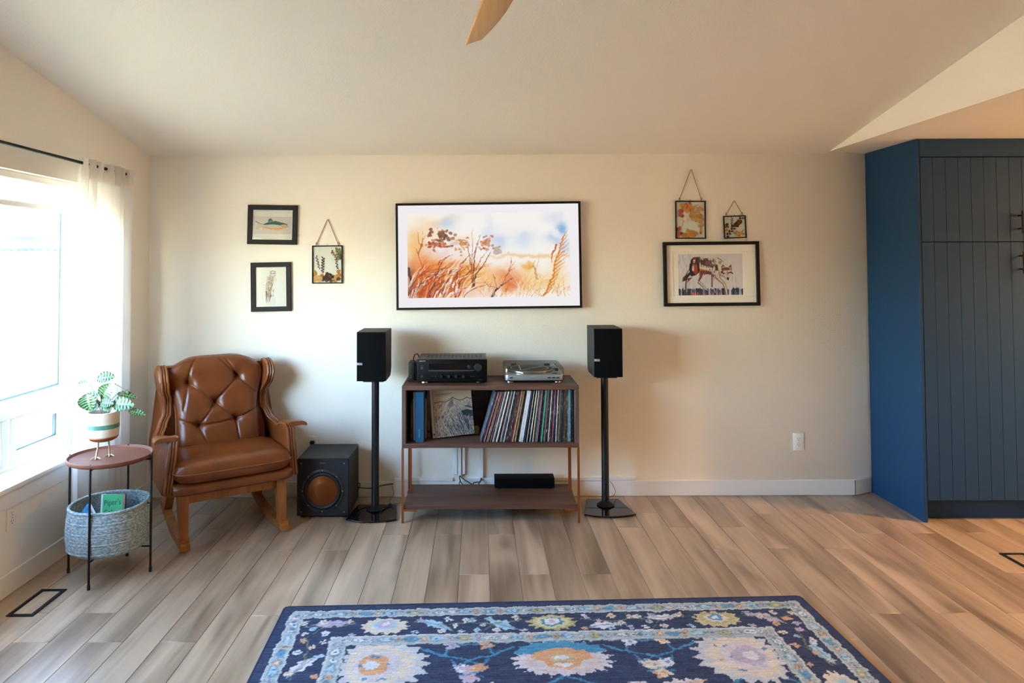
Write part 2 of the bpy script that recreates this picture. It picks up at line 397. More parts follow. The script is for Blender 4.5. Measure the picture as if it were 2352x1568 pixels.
for z in (.3, 1.4): MB().box(xa-fe.location.x-.1, xb-fe.location.x, .012, .05, z, z+.09).build('rail', fmats[0], fe)
# white camper parked behind the fence
cx, cy = -10.6, 10.6
cm = thing('camper', 'white camper with dark blue window parked behind the fence', 'camper', (cx, cy, gz(cx, cy)))
cw = mat('camper_white', (234,234,230), .4)
MB().rbox(-4, 2.1, 0, 2.3, .5, 3.05, .10, 3).build('body', cw, cm)
MB().rbox(-3.9, 1.66, -.012, .02, 2.42, 2.50, .01).build('awning_rail', mat('camper_teal', (150,178,170), .5), cm)
for z in (2.20, 2.26): MB().box(-3.9, 1.66, -.006, .01, z, z+.022).build('stripe', mat('camper_stripe', (40,96,124), .5), cm)
wf = MB().rbox(-2.2, 1.62, -.02, .02, 1.42, 2.02, .09, 3).build('window', cw, cm)
MB().rbox(-2.14, 1.57, -.03, .0, 1.47, 1.97, .012, 2).build('pane', mat('camper_glass', (10,62,110), .12), wf)
MB().rbox(-1.5, -.8, .5, 1.2, 3.05, 3.2, .08, 3).build('roof_vent', mat('vent_dome', (130,170,190), .3), cm)
MB().rbox(-3.2, -2.6, .4, 1.0, 3.05, 3.16, .04, 2).build('roof_hatch', cw, cm)
for x in (-2.4, -1.7):
    MB().cyl((x, .12, .34), (x, .36, .34), .34, n=24).build('wheel', M['rubber'], cm)
MB().box(2.1, 2.9, 1.05, 1.25, .45, .55).build('hitch', M['dkmetal'], cm)
# trees: one casts its shade on the fence, others stand behind the camper
def tree(name, label, x, y, h, r, nl, col, seed, zc=None, group=None):
    q = random.Random(seed); t = thing(name, label, 'tree', (x, y, gz(max(min(x, -2.6), -40), y)-.05), group=group)
    tr = MB(); top = h-r*.6
    tr.tube([(0,0,0), (.05,.02,h*.3), (-.04,.05,h*.55), (.02,0,top)], [.16,.13,.10,.05], 10)
    for k in range(7):
        a = k*2.4; z = h*.45+k*(top-h*.45)/7
        tr.tube([(0,0,z), (math.cos(a)*r*.4, math.sin(a)*r*.4, z+r*.25), (math.cos(a)*r*.85, math.sin(a)*r*.85, z+r*.4)], [.05,.035,.012], 6)
    tr.build('trunk', mat('bark', (92,74,60), .9, bump=(40, .8)), t)
    n = nl; vs = np.zeros((n, 4, 3)); 
    g_ = np.random.default_rng(seed)
    d = g_.normal(size=(n, 3)); d /= np.linalg.norm(d, axis=1)[:, None]; rad = r*(.35+.65*g_.random(n)**.5)
    cl_ = g_.normal(size=(26, 3)); cl_ /= np.linalg.norm(cl_, axis=1)[:, None]; cl_ *= r*.72
    idx = g_.integers(0, 26, n); ctr = cl_[idx]*np.array([1,1,.8])+d*(r*.36*g_.random(n)**.5)[:, None]+np.array([0, 0, h-r*.7])
    a = g_.normal(size=(n, 3)); a /= np.linalg.norm(a, axis=1)[:, None]; b = np.cross(a, d); b /= np.linalg.norm(b, axis=1)[:, None]+1e-6
    s = .07+.05*g_.random(n)[:, None]
    vs[:, 0] = ctr-a*s; vs[:, 1] = ctr+b*s*.5; vs[:, 2] = ctr+a*s; vs[:, 3] = ctr-b*s*.5
    me = bpy.data.meshes.new('foliage'); me.from_pydata(vs.reshape(-1, 3).tolist(), [], [(4*i, 4*i+1, 4*i+2, 4*i+3) for i in range(n)]); me.materials.append(mat('leaf_'+name, col, .7, var=(3, .5)))
    o = bpy.data.objects.new('foliage', me); C.objects.link(o); o.parent = t
    return t
tree('garden_tree', 'leafy tree shading the board fence in the garden', -4.9, 7.0, 6.0, 2.1, 3800, (70,96,44), 3)
tree('dark_evergreen', 'dark green tree standing behind the white camper', -14.5, 15.5, 7.5, 2.8, 5200, (40,66,40), 4)
tree('grey_green_tree', 'grey-green tree towering behind the dark green tree', -23.5, 21, 9.0, 3.6, 5200, (84,98,78), 5)
# fallen board and clutter at the fence foot
p = on(100, 762, 'y', 8.3)
fbd = MB().rbox(-.55, .5, -.05, .05, 0, .05, .006).build('fallen_plank', fmats[0], loc=(p[0], 8.3, gz(p[0], 8.3)+.0), rot=(0, R(-1.5), R(4))); tag(fbd, 'grey plank lying on the ground by the fence', 'plank')

# ================================================================== PICTURES (numpy painter -> printed grid)
class Canvas:
    def __init__(s, w, h, col): s.w, s.h = w, h; s.a = np.ones((h, w, 3))*np.array(col, float); s.X, s.Y = np.meshgrid((np.arange(w)+.5)/w, (np.arange(h)+.5)/h); s.asp = h/w
    def put(s, mask, col): s.a += (np.array(col, float)-s.a)*mask[..., None]
    def poly(s, pts, col, al=1):
        xs, ys = [p[0] for p in pts], [p[1] for p in pts]
        i0, i1 = max(int(min(xs)*s.w)-1, 0), min(int(max(xs)*s.w)+2, s.w); j0, j1 = max(int(min(ys)*s.h)-1, 0), min(int(max(ys)*s.h)+2, s.h)
        if i0 >= i1 or j0 >= j1: return s
        X, Y = s.X[j0:j1, i0:i1], s.Y[j0:j1, i0:i1]; ins = np.zeros(X.shape, bool); n = len(pts)
        for i in range(n):
            (x0, y0), (x1, y1) = pts[i], pts[(i+1) % n]
            if y0 == y1: continue
            c = ((y0 > Y) != (y1 > Y)) & (X < (x1-x0)*(Y-y0)/(y1-y0)+x0); ins ^= c
        r = s.a[j0:j1, i0:i1]; r += (np.array(col, float)-r)*(ins*al)[..., None]; return s
    def blob(s, x, y, rx, ry, col, al=1, soft=1.0, rot=0):
        k = 2.6 if soft else 1.05; R_ = max(rx, ry*s.asp)*k
        i0, i1 = max(int((x-R_)*s.w)-1, 0), min(int((x+R_)*s.w)+2, s.w); j0, j1 = max(int((y-R_/s.asp)*s.h)-1, 0), min(int((y+R_/s.asp)*s.h)+2, s.h)
        if i0 >= i1 or j0 >= j1: return s
        dx, dy = s.X[j0:j1, i0:i1]-x, s.Y[j0:j1, i0:i1]-y; c, q = math.cos(rot), math.sin(rot)
        a, b = (dx*c+dy*s.asp*q)/rx, (-dx*q+dy*s.asp*c)/(ry*s.asp); d = a*a+b*b
        r = s.a[j0:j1, i0:i1]; r += (np.array(col, float)-r)*(al*(np.exp(-d*1.2) if soft else (d < 1)))[..., None]; return s
    def disc(s, x, y, rx, ry, col, al=1, rot=0): return s.blob(x, y, rx, ry, col, al, 0, rot)
    def stroke(s, pts, w0, w1, col, al=1):
        """tapered line; widths as fraction of the width"""
        n = len(pts)-1
        for i in range(n):
            (x0, y0), (x1, y1) = pts[i], pts[i+1]; wa, wb = w0+(w1-w0)*i/n, w0+(w1-w0)*(i+1)/n
            pad = max(wa, wb)*1.5+2/s.w
            i0, i1 = max(int((min(x0, x1)-pad)*s.w), 0), min(int((max(x0, x1)+pad)*s.w)+2, s.w)
            j0, j1 = max(int((min(y0, y1)-pad/s.asp)*s.h), 0), min(int((max(y0, y1)+pad/s.asp)*s.h)+2, s.h)
            if i0 >= i1 or j0 >= j1: continue
            X, Y = s.X[j0:j1, i0:i1], s.Y[j0:j1, i0:i1]*s.asp; ax, ay, bx, by = x0, y0*s.asp, x1, y1*s.asp
            L = (bx-ax)**2+(by-ay)**2+1e-12; t = np.clip(((X-ax)*(bx-ax)+(Y-ay)*(by-ay))/L, 0, 1)
            d = np.hypot(X-ax-t*(bx-ax), Y-ay-t*(by-ay)); wd = wa+(wb-wa)*t
            mk = np.clip((wd/2-d)*s.w+.5, 0, 1)*al; r = s.a[j0:j1, i0:i1]; r += (np.array(col, float)-r)*mk[..., None]
        return s
    def curve(s, p0, p1, p2, w0, w1, col, al=1, n=10):
        return s.stroke([((1-t)**2*p0[0]+2*t*(1-t)*p1[0]+t*t*p2[0], (1-t)**2*p0[1]+2*t*(1-t)*p1[1]+t*t*p2[1]) for t in np.linspace(0, 1, n)], w0, w1, col, al)
    def grain(s, amp, seed=0, k=1, kx=None):
        g = np.random.default_rng(seed); kx = kx or k; n = g.normal(size=(s.h//k+2, s.w//kx+2)); n = np.repeat(np.repeat(n, k, 0), kx, 1)[:s.h, :s.w]; s.a += n[..., None]*amp; return s
    def warp(s, amp, sc, seed=0):
        """jitter the edges like watercolour bleed"""
        g = np.random.default_rng(seed)
        def nz():
            n = np.zeros((s.h, s.w))
            for o in (1, 2, 4):
                k = max(int(sc/o), 2); b = g.normal(size=(s.h//k+3, s.w//k+3)); yy = np.arange(s.h)/k; xx = np.arange(s.w)/k
                y0, x0 = yy.astype(int), xx.astype(int); fy, fx = (yy-y0)[:, None], (xx-x0)[None]
                n += (b[y0][:, x0]*(1-fy)*(1-fx)+b[y0][:, x0+1]*(1-fy)*fx+b[y0+1][:, x0]*fy*(1-fx)+b[y0+1][:, x0+1]*fy*fx)/o
            return n
        jy = np.clip(np.arange(s.h)[:, None]+nz()*amp, 0, s.h-1).astype(int); jx = np.clip(np.arange(s.w)[None]+nz()*amp, 0, s.w-1).astype(int)
        s.a = s.a[jy, jx]; return s
    def mesh(s, name, w, h, m, plane='xz', zf=None):
        """grid in the XZ plane (x right, z up, facing -y) or the XY plane"""
        nx, ny = s.w, s.h
        x = np.linspace(-w/2, w/2, nx); z = np.linspace(h/2, -h/2, ny); Xg, Zg = np.meshgrid(x, z)
        co = np.zeros((ny*nx, 3)); co[:, 0] = Xg.ravel()
        if plane == 'xz': co[:, 2] = Zg.ravel()
        else:
            co[:, 1] = Zg.ravel()
            if zf is not None: co[:, 2] = zf(Xg, Zg).ravel()
        j, i = np.meshgrid(np.arange(ny-1), np.arange(nx-1), indexing='ij'); a = (j*nx+i).ravel()
        q = np.stack([a+nx, a+nx+1, a+1, a], 1)
        me = bpy.data.meshes.new(name); me.vertices.add(nx*ny); me.vertices.foreach_set('co', co.ravel())
        nf = len(q); me.loops.add(nf*4); me.loops.foreach_set('vertex_index', q.ravel().astype(np.int32)); me.polygons.add(nf); me.polygons.foreach_set('loop_start', np.arange(0, nf*4, 4, dtype=np.int32))
        me.update(calc_edges=True); me.validate()
        at = me.color_attributes.new('Col', 'FLOAT_COLOR', 'POINT'); c4 = np.ones((nx*ny, 4), np.float32); c4[:, :3] = lin(np.clip(s.a, 0, 255)).reshape(-1, 3); at.data.foreach_set('color', c4.ravel())
        me.materials.append(m); return me
def printed(name, me, parent, loc=(0,0,0), rot=(0,0,0), **kw):
    o = bpy.data.objects.new(name, me); C.objects.link(o); o.parent = parent; o.location = loc; o.rotation_euler = rot
    for k, v in kw.items(): o[k] = v
    return o

# ---- television artwork: autumn grasses in watercolour
def tv_art():
    c = Canvas(380, 200, (253,250,246)); q = random.Random(5)
    N = lambda x, y: ((x-225)/1870, (y-245)/970)
    for x, y, rx, ry, col, al in [(.12,.18,.12,.16,(252,226,190),.9),(.05,.42,.07,.2,(250,190,110),.9),(.2,.1,.1,.06,(252,214,160),.7),(.25,.12,.06,.08,(200,216,240),.9),
        (.5,.22,.03,.2,(222,230,246),.7),(.57,.33,.06,.12,(196,210,238),.8),(.72,.3,.07,.12,(208,220,240),.75),(.95,.18,.03,.07,(120,170,226),.9),(.9,.33,.06,.06,(188,206,238),.8),(.97,.4,.05,.12,(196,212,238),.8),(.9,.06,.07,.08,(216,222,240),.7),
        (.2,.48,.12,.08,(240,224,228),.9),(.3,.37,.06,.05,(206,180,166),.7),(.33,.3,.08,.05,(250,220,180),.6),
        (.2,.85,.25,.25,(246,168,70),.85),(.12,.7,.13,.14,(240,130,50),.8),(.35,.68,.12,.08,(252,210,110),.9),(.48,.72,.14,.1,(252,206,140),.7),(.27,.62,.12,.07,(244,150,80),.75),
        (.57,.72,.12,.1,(248,190,150),.8),(.62,.82,.1,.1,(240,130,80),.75),(.66,.83,.05,.05,(206,104,40),.6),(.73,.63,.028,.045,(240,160,50),1),(.75,.75,.08,.12,(252,206,120),.7),(.9,.8,.12,.15,(252,222,160),.6),(.7,.51,.25,.022,(246,206,150),.9),(.95,.51,.15,.02,(246,200,140),.8),
        (.3,.85,.06,.05,(176,170,160),.8),(.45,.9,.12,.07,(250,216,206),.8),(.06,.92,.1,.1,(214,96,30),.7),(.28,.95,.1,.04,(236,180,170),.7),(.02,.72,.02,.12,(90,50,40),.8)]:
        c.blob(x, y, rx, ry, col, al)
    for x, y, rx, ry, col, al in [(.16,.72,.16,.14,(238,120,40),.55),(.06,.62,.07,.16,(236,130,60),.6),(.3,.78,.16,.1,(248,176,60),.6),(.1,.92,.14,.08,(190,70,26),.6),(.5,.8,.1,.08,(250,196,120),.6),(.63,.78,.07,.1,(236,120,70),.6),(.8,.86,.1,.1,(250,200,110),.6),(.93,.68,.06,.2,(250,206,140),.5),(.04,.3,.04,.1,(248,196,130),.7)]: c.blob(x, y, rx, ry, col, al)
    c.warp(5, 26, 2)
    for _ in range(38):       # dried heads, upper left
        x, y = q.gauss(.2, .045), q.gauss(.28, .05); c.disc(x, y, .012, .017, q.choice([(120,70,50),(150,80,44),(176,120,80),(100,70,60)]), .75)
    for _ in range(40): x, y = q.gauss(.18, .04), q.gauss(.37, .02); c.disc(x, y, .009, .014, q.choice([(190,80,40),(206,120,70),(150,70,50)]), .7)
    for _ in range(34): x, y = q.gauss(.345, .02), q.gauss(.37, .05); c.disc(x, y, .008, .012, q.choice([(216,160,90),(196,130,70)]), .7)
    for _ in range(44): x, y = q.gauss(.485, .025), q.gauss(.37, .045); c.disc(x, y, .009, .013, q.choice([(206,130,90),(190,110,70),(226,170,130)]), .75)
    for x, y in ((.55,.43),(.565,.46),(.545,.465)): c.disc(x, y, .017, .03, (196,178,160), .8)
    def br(pts, w0, w1, col, al=.9): c.stroke([N(*p) for p in pts], w0, w1, col, al)
    dk, md, lt = (120,60,30), (170,86,36), (206,140,90)
    br([(965,1095),(960,900),(935,700),(920,600)], .010, .003, md); br([(970,1090),(985,850),(1010,650),(1060,500)], .010, .002, dk)
    br([(985,1080),(1010,940),(1100,830),(1190,700)], .014, .002, (90,50,30)); br([(960,900),(975,700),(970,440)], .006, .001, md); br([(1000,900),(1080,760),(1150,680)], .006, .001, md)
    br([(945,930),(920,880),(900,850)], .006, .002, dk); br([(1010,930),(1080,870),(1180,850)], .007, .001, dk)
    br([(1190,1210),(1240,1130),(1330,1060),(1450,980)], .014, .002, (60,50,60)); br([(1250,1120),(1220,1000),(1200,930)], .006, .001, dk); br([(1260,1110),(1160,1090),(1090,1010)], .005, .001, dk); br([(1290,1080),(1390,920),(1460,800)], .006, .001, md); br([(1390,920),(1420,800),(1410,760)], .004, .001, md); br([(1390,920),(1470,880)], .004, .001, dk)
    br([(460,1220),(480,1130),(430,960),(380,820),(330,650)], .012, .003, (200,70,24)); br([(430,960),(440,800)], .007, .002, (190,70,30)); br([(350,720),(400,560),(400,440)], .006, .001, md); br([(360,600),(345,450)], .005, .001, md); br([(380,590),(440,500)], .004, .001, md)
    br([(480,1220),(490,1050),(560,920),(680,850)], .013, .003, (70,60,90)); br([(480,1120),(500,1000),(430,940),(520,860)], .016, .003, (206,70,30)); br([(580,840),(600,790),(700,735)], .009, .002, (190,70,40)); br([(580,540),(570,410)], .004, .001, dk); br([(590,540),(620,430)], .003, .001, dk)
    br([(700,930),(770,890),(830,900)], .010, .002, (110,50,40)); br([(230,880),(260,1000),(270,1220)], .022, .008, (70,40,40), .8)
    for _ in range(130):       # sweeping grass, lower left
        x0, y0 = q.uniform(0, .35), q.uniform(.85, 1.05); dx = q.uniform(.05, .2); h = q.uniform(.12, .4)
        c.curve((x0, y0), (x0+dx*.2, y0-h*.8), (x0+dx, y0-h), q.uniform(.004, .010), .001, q.choice([(200,64,20),(110,50,36),(226,120,40),(190,70,30),(255,250,246),(250,240,240),(236,160,70),(120,70,60),(255,252,250),(216,90,40)]), .85)
    for _ in range(90):       # grass, right
        x0, y0 = q.uniform(.42, 1), q.uniform(.9, 1.05); dx = q.uniform(-.1, .12); h = q.uniform(.08, .3)
        c.curve((x0, y0), (x0+dx*.3, y0-h*.8), (x0+dx, y0-h), q.uniform(.002, .005), .001, q.choice([(206,110,50),(226,140,60),(236,180,110),(214,140,80),(255,252,248),(226,190,160)]), .6)
    for k in range(13):       # feathery plume, right
        t = k/12; x, y = 1800+ (2000-1800)*t**.8, 1180-(1180-560)*t
        br([(x, y), (x+30+50*(1-t), y-60+20*t), (x+70+70*math.sin(t*3), y-110)], .011, .001, (224,140,60), .9)
    br([(1780,1200),(1890,1000),(1930,800),(2010,560)], .012, .003, (214,130,50)); br([(1880,830),(1890,720),(1940,620)], .004, .014, (200,90,40), .9)
    br([(1700,1000),(1690,900),(1660,860),(1690,800)], .008, .002, (190,140,90)); br([(1720,1000),(1700,900),(1740,760)], .005, .001, (190,150,110))
    c.warp(1.2, 9, 7)
    return c
tvp = [on(909,467,'y',-.05), on(1335.5,461.5,'y',-.05), on(1335.5,707,'y',-.05), on(909.5,712,'y',-.05)]
tc = sum(tvp)/4; trot = -math.atan2(tvp[1][2]-tvp[0][2], tvp[1][0]-tvp[0][0])
tv = thing('television', 'flat framed television showing an autumn grass watercolour', 'television', (tc[0], -.024, tc[2]), (0, trot, 0))
tw, th = 1.247, .717
MB().rbox(-tw/2+.02, tw/2-.02, -.006, .022, -th/2+.02, th/2-.02, .004).build('back_housing', M['black'], tv)
def frame(parent, w, h, fw, y0, y1, m_, name='frame', r=.0015):
    for nm, b in (('top', (-w/2, w/2, h/2-fw, h/2)), ('bottom', (-w/2, w/2, -h/2, -h/2+fw)), ('left', (-w/2, -w/2+fw, -h/2+fw, h/2-fw)), ('right', (w/2-fw, w/2, -h/2+fw, h/2-fw))):
        MB().rbox(b[0], b[1], y0, y1, b[2], b[3], r, 1).build(name+'_rail' if nm in ('top', 'bottom') else name+'_stile', m_, parent)
frame(tv, tw, th, .015, -.028, .008, M['black'], 'bezel')
TVS = .102
scr = MB().box(-tw/2+.014, tw/2-.014, -.016, -.006, -th/2+.014, th/2-.014).build('screen', emit('screen_white', (250,246,250), TVS), tv)
iw, ih = 1870/2135*tw, 970/1220*th
printed('displayed_picture', tv_art().mesh('displayed_picture', iw, ih, paint('screen_picture', strength=TVS)), scr, (0.0, -.0166, .005), label='glowing autumn watercolour of grasses and twigs')

# ---- wolf print
def wolf_art():
    c = Canvas(240, 150, (206,202,206)); q = random.Random(8); N = lambda x, y: ((x-215)/1775, (y-150)/1115)
    for _ in range(420):
        x = q.random(); y = q.random(); b = max(0, .9-2.2*x) if y < .8 else .4
        col = (120,160,206) if q.random() < b*.75+(.28 if y > .72 else 0) else (206+q.randint(-8,8), 202+q.randint(-8,8), 208)
        c.stroke([(x, y), (x+q.uniform(-.004,.004), y+q.uniform(.05,.2))], q.uniform(.006, .02), .004, col, .45)
    for _ in range(120):
        x = q.random(); c.stroke([(x, .86+q.uniform(-.02,.03)), (x, 1.02)], q.uniform(.01, .035), .01, q.choice([(30,40,66),(24,28,44),(50,44,70),(70,60,80),(150,140,160),(30,50,90)]), .8)
    for _ in range(26): x = q.uniform(.18, .5); c.stroke([(x, q.uniform(.93,.97)), (x, 1.02)], .012, .008, q.choice([(196,60,60),(150,40,56),(206,120,110)]), .8)
    for _ in range(50): x = q.uniform(.1, .95); y = q.uniform(.5, .7); c.stroke([(x, y), (x, y+q.uniform(.1,.3))], .002, .001, (90,80,110), .35)
    P = lambda pts, col, al=1: c.poly([N(*p) for p in pts], col, al)
    S = lambda pts, w0, w1, col, al=1: c.stroke([N(*p) for p in pts], w0, w1, col, al)
    white, dk, red, rust = (206,200,190), (30,26,34), (186,54,38), (140,70,44)
    body = [(560,320),(640,245),(800,230),(1000,250),(1180,235),(1330,280),(1440,370),(1560,450),(1400,620),(1330,720),(1200,720),(1100,700),(900,690),(780,660),(700,720),(620,780),(520,820),(540,640),(520,500)]
    P(body, white)
    P([(560,330),(620,260),(740,235),(800,300),(790,640),(700,720),(560,760),(520,600)], dk)
    P([(600,440),(720,430),(740,540),(700,640),(640,680),(580,560)], red); P([(600,470),(660,460),(640,600),(590,600)], white); P([(620,300),(690,310),(670,400),(630,390)], white)
    P([(640,640),(740,560),(760,640),(680,720)], rust); P([(640,250),(720,240),(720,290),(640,290)], (150,60,44)); P([(830,250),(890,250),(880,310),(830,310)], (206,170,80)); P([(760,240),(820,235),(820,290),(770,300)], (70,100,110))
    P([(820,330),(1010,290),(1120,380),(1190,460),(1150,530),(960,470),(820,440)], (74,50,56)); P([(900,270),(1030,270),(1020,330),(910,330)], (60,60,70)); P([(1040,380),(1150,420),(1170,480),(1060,470)], (150,84,50)); P([(960,340),(1040,340),(1040,440),(960,430)], (116,96,110))
    P([(790,540),(900,580),(1110,640),(1100,710),(860,690),(790,620)], (110,44,38)); P([(790,540),(960,590),(960,610),(800,600)], (196,110,50)); P([(1040,640),(1110,640),(1110,710),(1040,700)], (60,50,66))
    P([(1215,440),(1280,440),(1300,600),(1215,600)], (84,44,36)); P([(1310,350),(1390,350),(1370,440),(1310,420)], (166,140,116))
    P([(540,620),(420,720),(330,820),(325,900),(420,860),(500,760),(560,700)], (34,34,44)); P([(345,780),(410,720),(420,760),(360,880),(325,890)], (110,36,36))
    P([(480,800),(600,780),(500,880),(450,950),(440,1180),(410,1190),(395,1050),(410,860)], (90,60,60)); S([(460,860),(440,1000),(440,1180)], .016, .008, (196,180,170)); S([(420,880),(400,1040),(420,1180)], .010, .006, (120,50,40))
    P([(780,640),(880,670),(860,780),(790,880),(770,930),(730,910),(750,850),(790,760)], (120,60,56)); S([(750,900),(870,1030),(990,1130)], .02, .012, (190,182,176)); S([(740,920),(860,1040),(900,1080)], .012, .004, (60,40,50)); S([(800,900),(980,1100)], .005, .003, (40,36,44))
    P([(1100,690),(1190,710),(1160,900),(1150,1060),(1100,1050),(1110,900)], (96,70,84)); S([(1150,780),(1145,1040),(1200,1190)], .014, .012, (200,190,184)); S([(1110,720),(1105,1040)], .008, .006, (130,60,44))
    P([(1200,700),(1330,700),(1360,800),(1480,950),(1530,1120),(1530,1260),(1490,1260),(1450,1020),(1260,840),(1220,800)], (200,192,184)); S([(1210,720),(1230,820),(1420,970),(1480,1180),(1500,1260)], .012, .008, (120,56,40)); S([(1310,600),(1340,800),(1490,980),(1530,1200)], .010, .004, (110,60,44)); S([(1215,800),(1280,840)], .02, .012, (190,90,50))
    P([(1390,600),(1400,480),(1430,450),(1480,530),(1560,520),(1620,460),(1650,480),(1650,600),(1690,680),(1660,720),(1610,740),(1580,850),(1530,860),(1500,800),(1430,750),(1370,740),(1370,640)], (196,190,184))
    S([(1395,590),(1405,490),(1430,455),(1480,535)], .012, .008, dk); S([(1590,520),(1635,465),(1650,600)], .012, .010, dk); P([(1430,530),(1560,520),(1640,580),(1560,600),(1450,600),(1380,640),(1400,560)], (110,50,40), .85)
    S([(1370,640),(1440,680),(1500,690)], .018, .010, dk); S([(1560,680),(1640,650),(1680,690)], .018, .014, dk); S([(1540,640),(1540,740)], .02, .014, (190,120,84)); P([(1515,790),(1585,790),(1570,860),(1530,860)], dk); S([(1370,640),(1360,740),(1430,760),(1510,830)], .009, .006, (60,46,50)); c.disc(*N(1410,630), .012, .016, (150,70,60)); c.disc(*N(1480,690), .007, .008, (230,226,220)); c.disc(*N(1590,690), .006, .008, (230,226,220))
    S([(560,320),(640,245),(800,230)], .007, .004, (50,46,54)); S([(1290,265),(1440,370)], .012, .005, (70,80,80)); S([(540,420),(520,560),(420,710)], .012, .008, dk)
    for _ in range(70):
        x, y = q.uniform(600, 1240), q.uniform(290, 480); S([(x, y), (x+q.uniform(-14, 14), y+q.uniform(30, 80))], .016, .008, q.choice([(70,50,54),(96,64,50),(50,44,52),(130,90,70),(120,110,116),(150,70,46)]), .65)
    for _ in range(22):
        x, y = q.uniform(820, 1200), q.uniform(560, 680); S([(x, y), (x+q.uniform(-10, 10), y+q.uniform(20, 60))], .014, .008, q.choice([(110,44,38),(70,40,44),(150,80,56)]), .7)
    for _ in range(160):
        x, y = q.uniform(.2, .7), q.uniform(.1, .5); s_ = c.a[int(y*150), int(x*240)]; c.stroke([(x, y), (x+q.uniform(-.012,.012), y+q.uniform(.01,.04))], .010, .006, tuple(np.clip(s_+q.uniform(-28, 28), 0, 255)), .6)
    return c.grain(5, 3)
def wallpic(name, label, corners, fw, depth, fm, y=-.001, tilt=0, cat='picture'):
    c0 = sum(corners)/4; w = (np.linalg.norm(corners[1]-corners[0])+np.linalg.norm(corners[2]-corners[3]))/2; h = (np.linalg.norm(corners[3]-corners[0])+np.linalg.norm(corners[2]-corners[1]))/2
    rot = -math.atan2(corners[1][2]-corners[0][2]+corners[2][2]-corners[3][2], corners[1][0]-corners[0][0]+corners[2][0]-corners[3][0])
    t = thing(name, label, cat, (c0[0], y, c0[2]), (R(tilt), rot, 0))
    if fm: frame(t, w, h, fw, -depth, 0, fm)
    return t, w, h
Q = lambda *p: [on(u, v, 'y', -.015) for u, v in p]
t, w, h = wallpic('framed_print', 'black framed print of a wolf in a wide white mat', Q((1524,555.5),(1744,554),(1744.5,701),(1524,704)), .022, .024, M['black'])
MB().box(-w/2+.01, w/2-.01, -.006, -.001, -h/2+.01, h/2-.01).build('backing', M['paper'], t)
mo = [(-w/2+.02, w/2-.02, -h/2+.02, h/2-.02), (-.257, .214, -.154, .151)]
iw2, ih2 = 1775/2352*200/354*1.0, 0
# mat board window: four bevelled strips around the opening
a, b = mo
mm = MB()
for X0, X1, Z0, Z1 in ((a[0], a[1], b[3], a[3]), (a[0], a[1], a[2], b[2]), (a[0], b[0], b[2], b[3]), (b[1], a[1], b[2], b[3])): mm.rbox(X0, X1, -.0092, -.0062, Z0, Z1, .0012, 1)
mm.build('mat_board', M['paper'], t)
wp = [on(1540+x/11.76, 570+y/11.76, 'y', -.01) for x, y in ((215,150),(1990,150),(1990,1265),(215,1265))]
wc = sum(wp)/4
printed('print', wolf_art().mesh('print', wp[1][0]-wp[0][0], wp[0][2]-wp[3][2], paint('wolf_ink', .7)), t, (wc[0]-t.location.x, -.0067, wc[2]-t.location.z), label='painting of a walking wolf in brown, white and red strokes')
MB().box(-w/2+.018, w/2-.018, -.0155, -.0140, -h/2+.018, h/2-.018).build('glazing', M['pglass'], t)

# ---- trout print
def fish_art():
    c = Canvas(150, 116, (206,206,196)); N = lambda x, y: ((x-210)/478, (y-215)/366)
    c.poly([N(225,300),N(672,300),N(672,508),N(225,508)], (190,184,176)); c.blob(.2, .5, .2, .2, (200,206,200), .6)
    body = [(330,395),(400,365),(480,350),(560,370),(620,385),(640,400),(630,425),(580,445),(500,455),(420,450),(360,435),(310,420)]
    c.poly([N(*p) for p in body], (176,180,168)); c.poly([N(*p) for p in [(330,395),(400,365),(480,350),(560,370),(630,388),(560,405),(450,392),(360,400)]], (52,98,80))
    c.poly([N(*p) for p in [(310,420),(360,425),(440,440),(540,430),(580,445),(500,458),(420,453),(360,440)]], (206,140,84)); c.poly([N(*p) for p in [(390,365),(400,330),(425,318),(455,350)]], (60,104,84))
    c.poly([N(*p) for p in [(330,405),(255,358),(270,400),(250,455),(320,425)]], (186,182,150)); c.stroke([N(250,358), N(300,385), N(330,395)], .014, .006, (60,60,56)); c.stroke([N(255,455), N(310,425)], .014, .008, (206,150,90))
    for x, y in ((340,445),(430,455),(520,452)): c.poly([N(x-14,y-6), N(x+14,y-4), N(x-2,y+24)], (206,156,104))
    c.poly([N(*p) for p in [(550,395),(600,390),(600,440),(560,440)]], (200,150,90)); c.disc(*N(612,400), .012, .012, (40,40,36)); c.stroke([N(600,425), N(636,412)], .007, .004, (120,60,50))
    q = random.Random(3)
    for _ in range(60): c.disc(q.uniform(.3,.8), q.uniform(.38,.56), .006, .006, q.choice([(40,130,110),(206,150,70),(80,110,90)]), .6)
    return c.grain(4, 2)
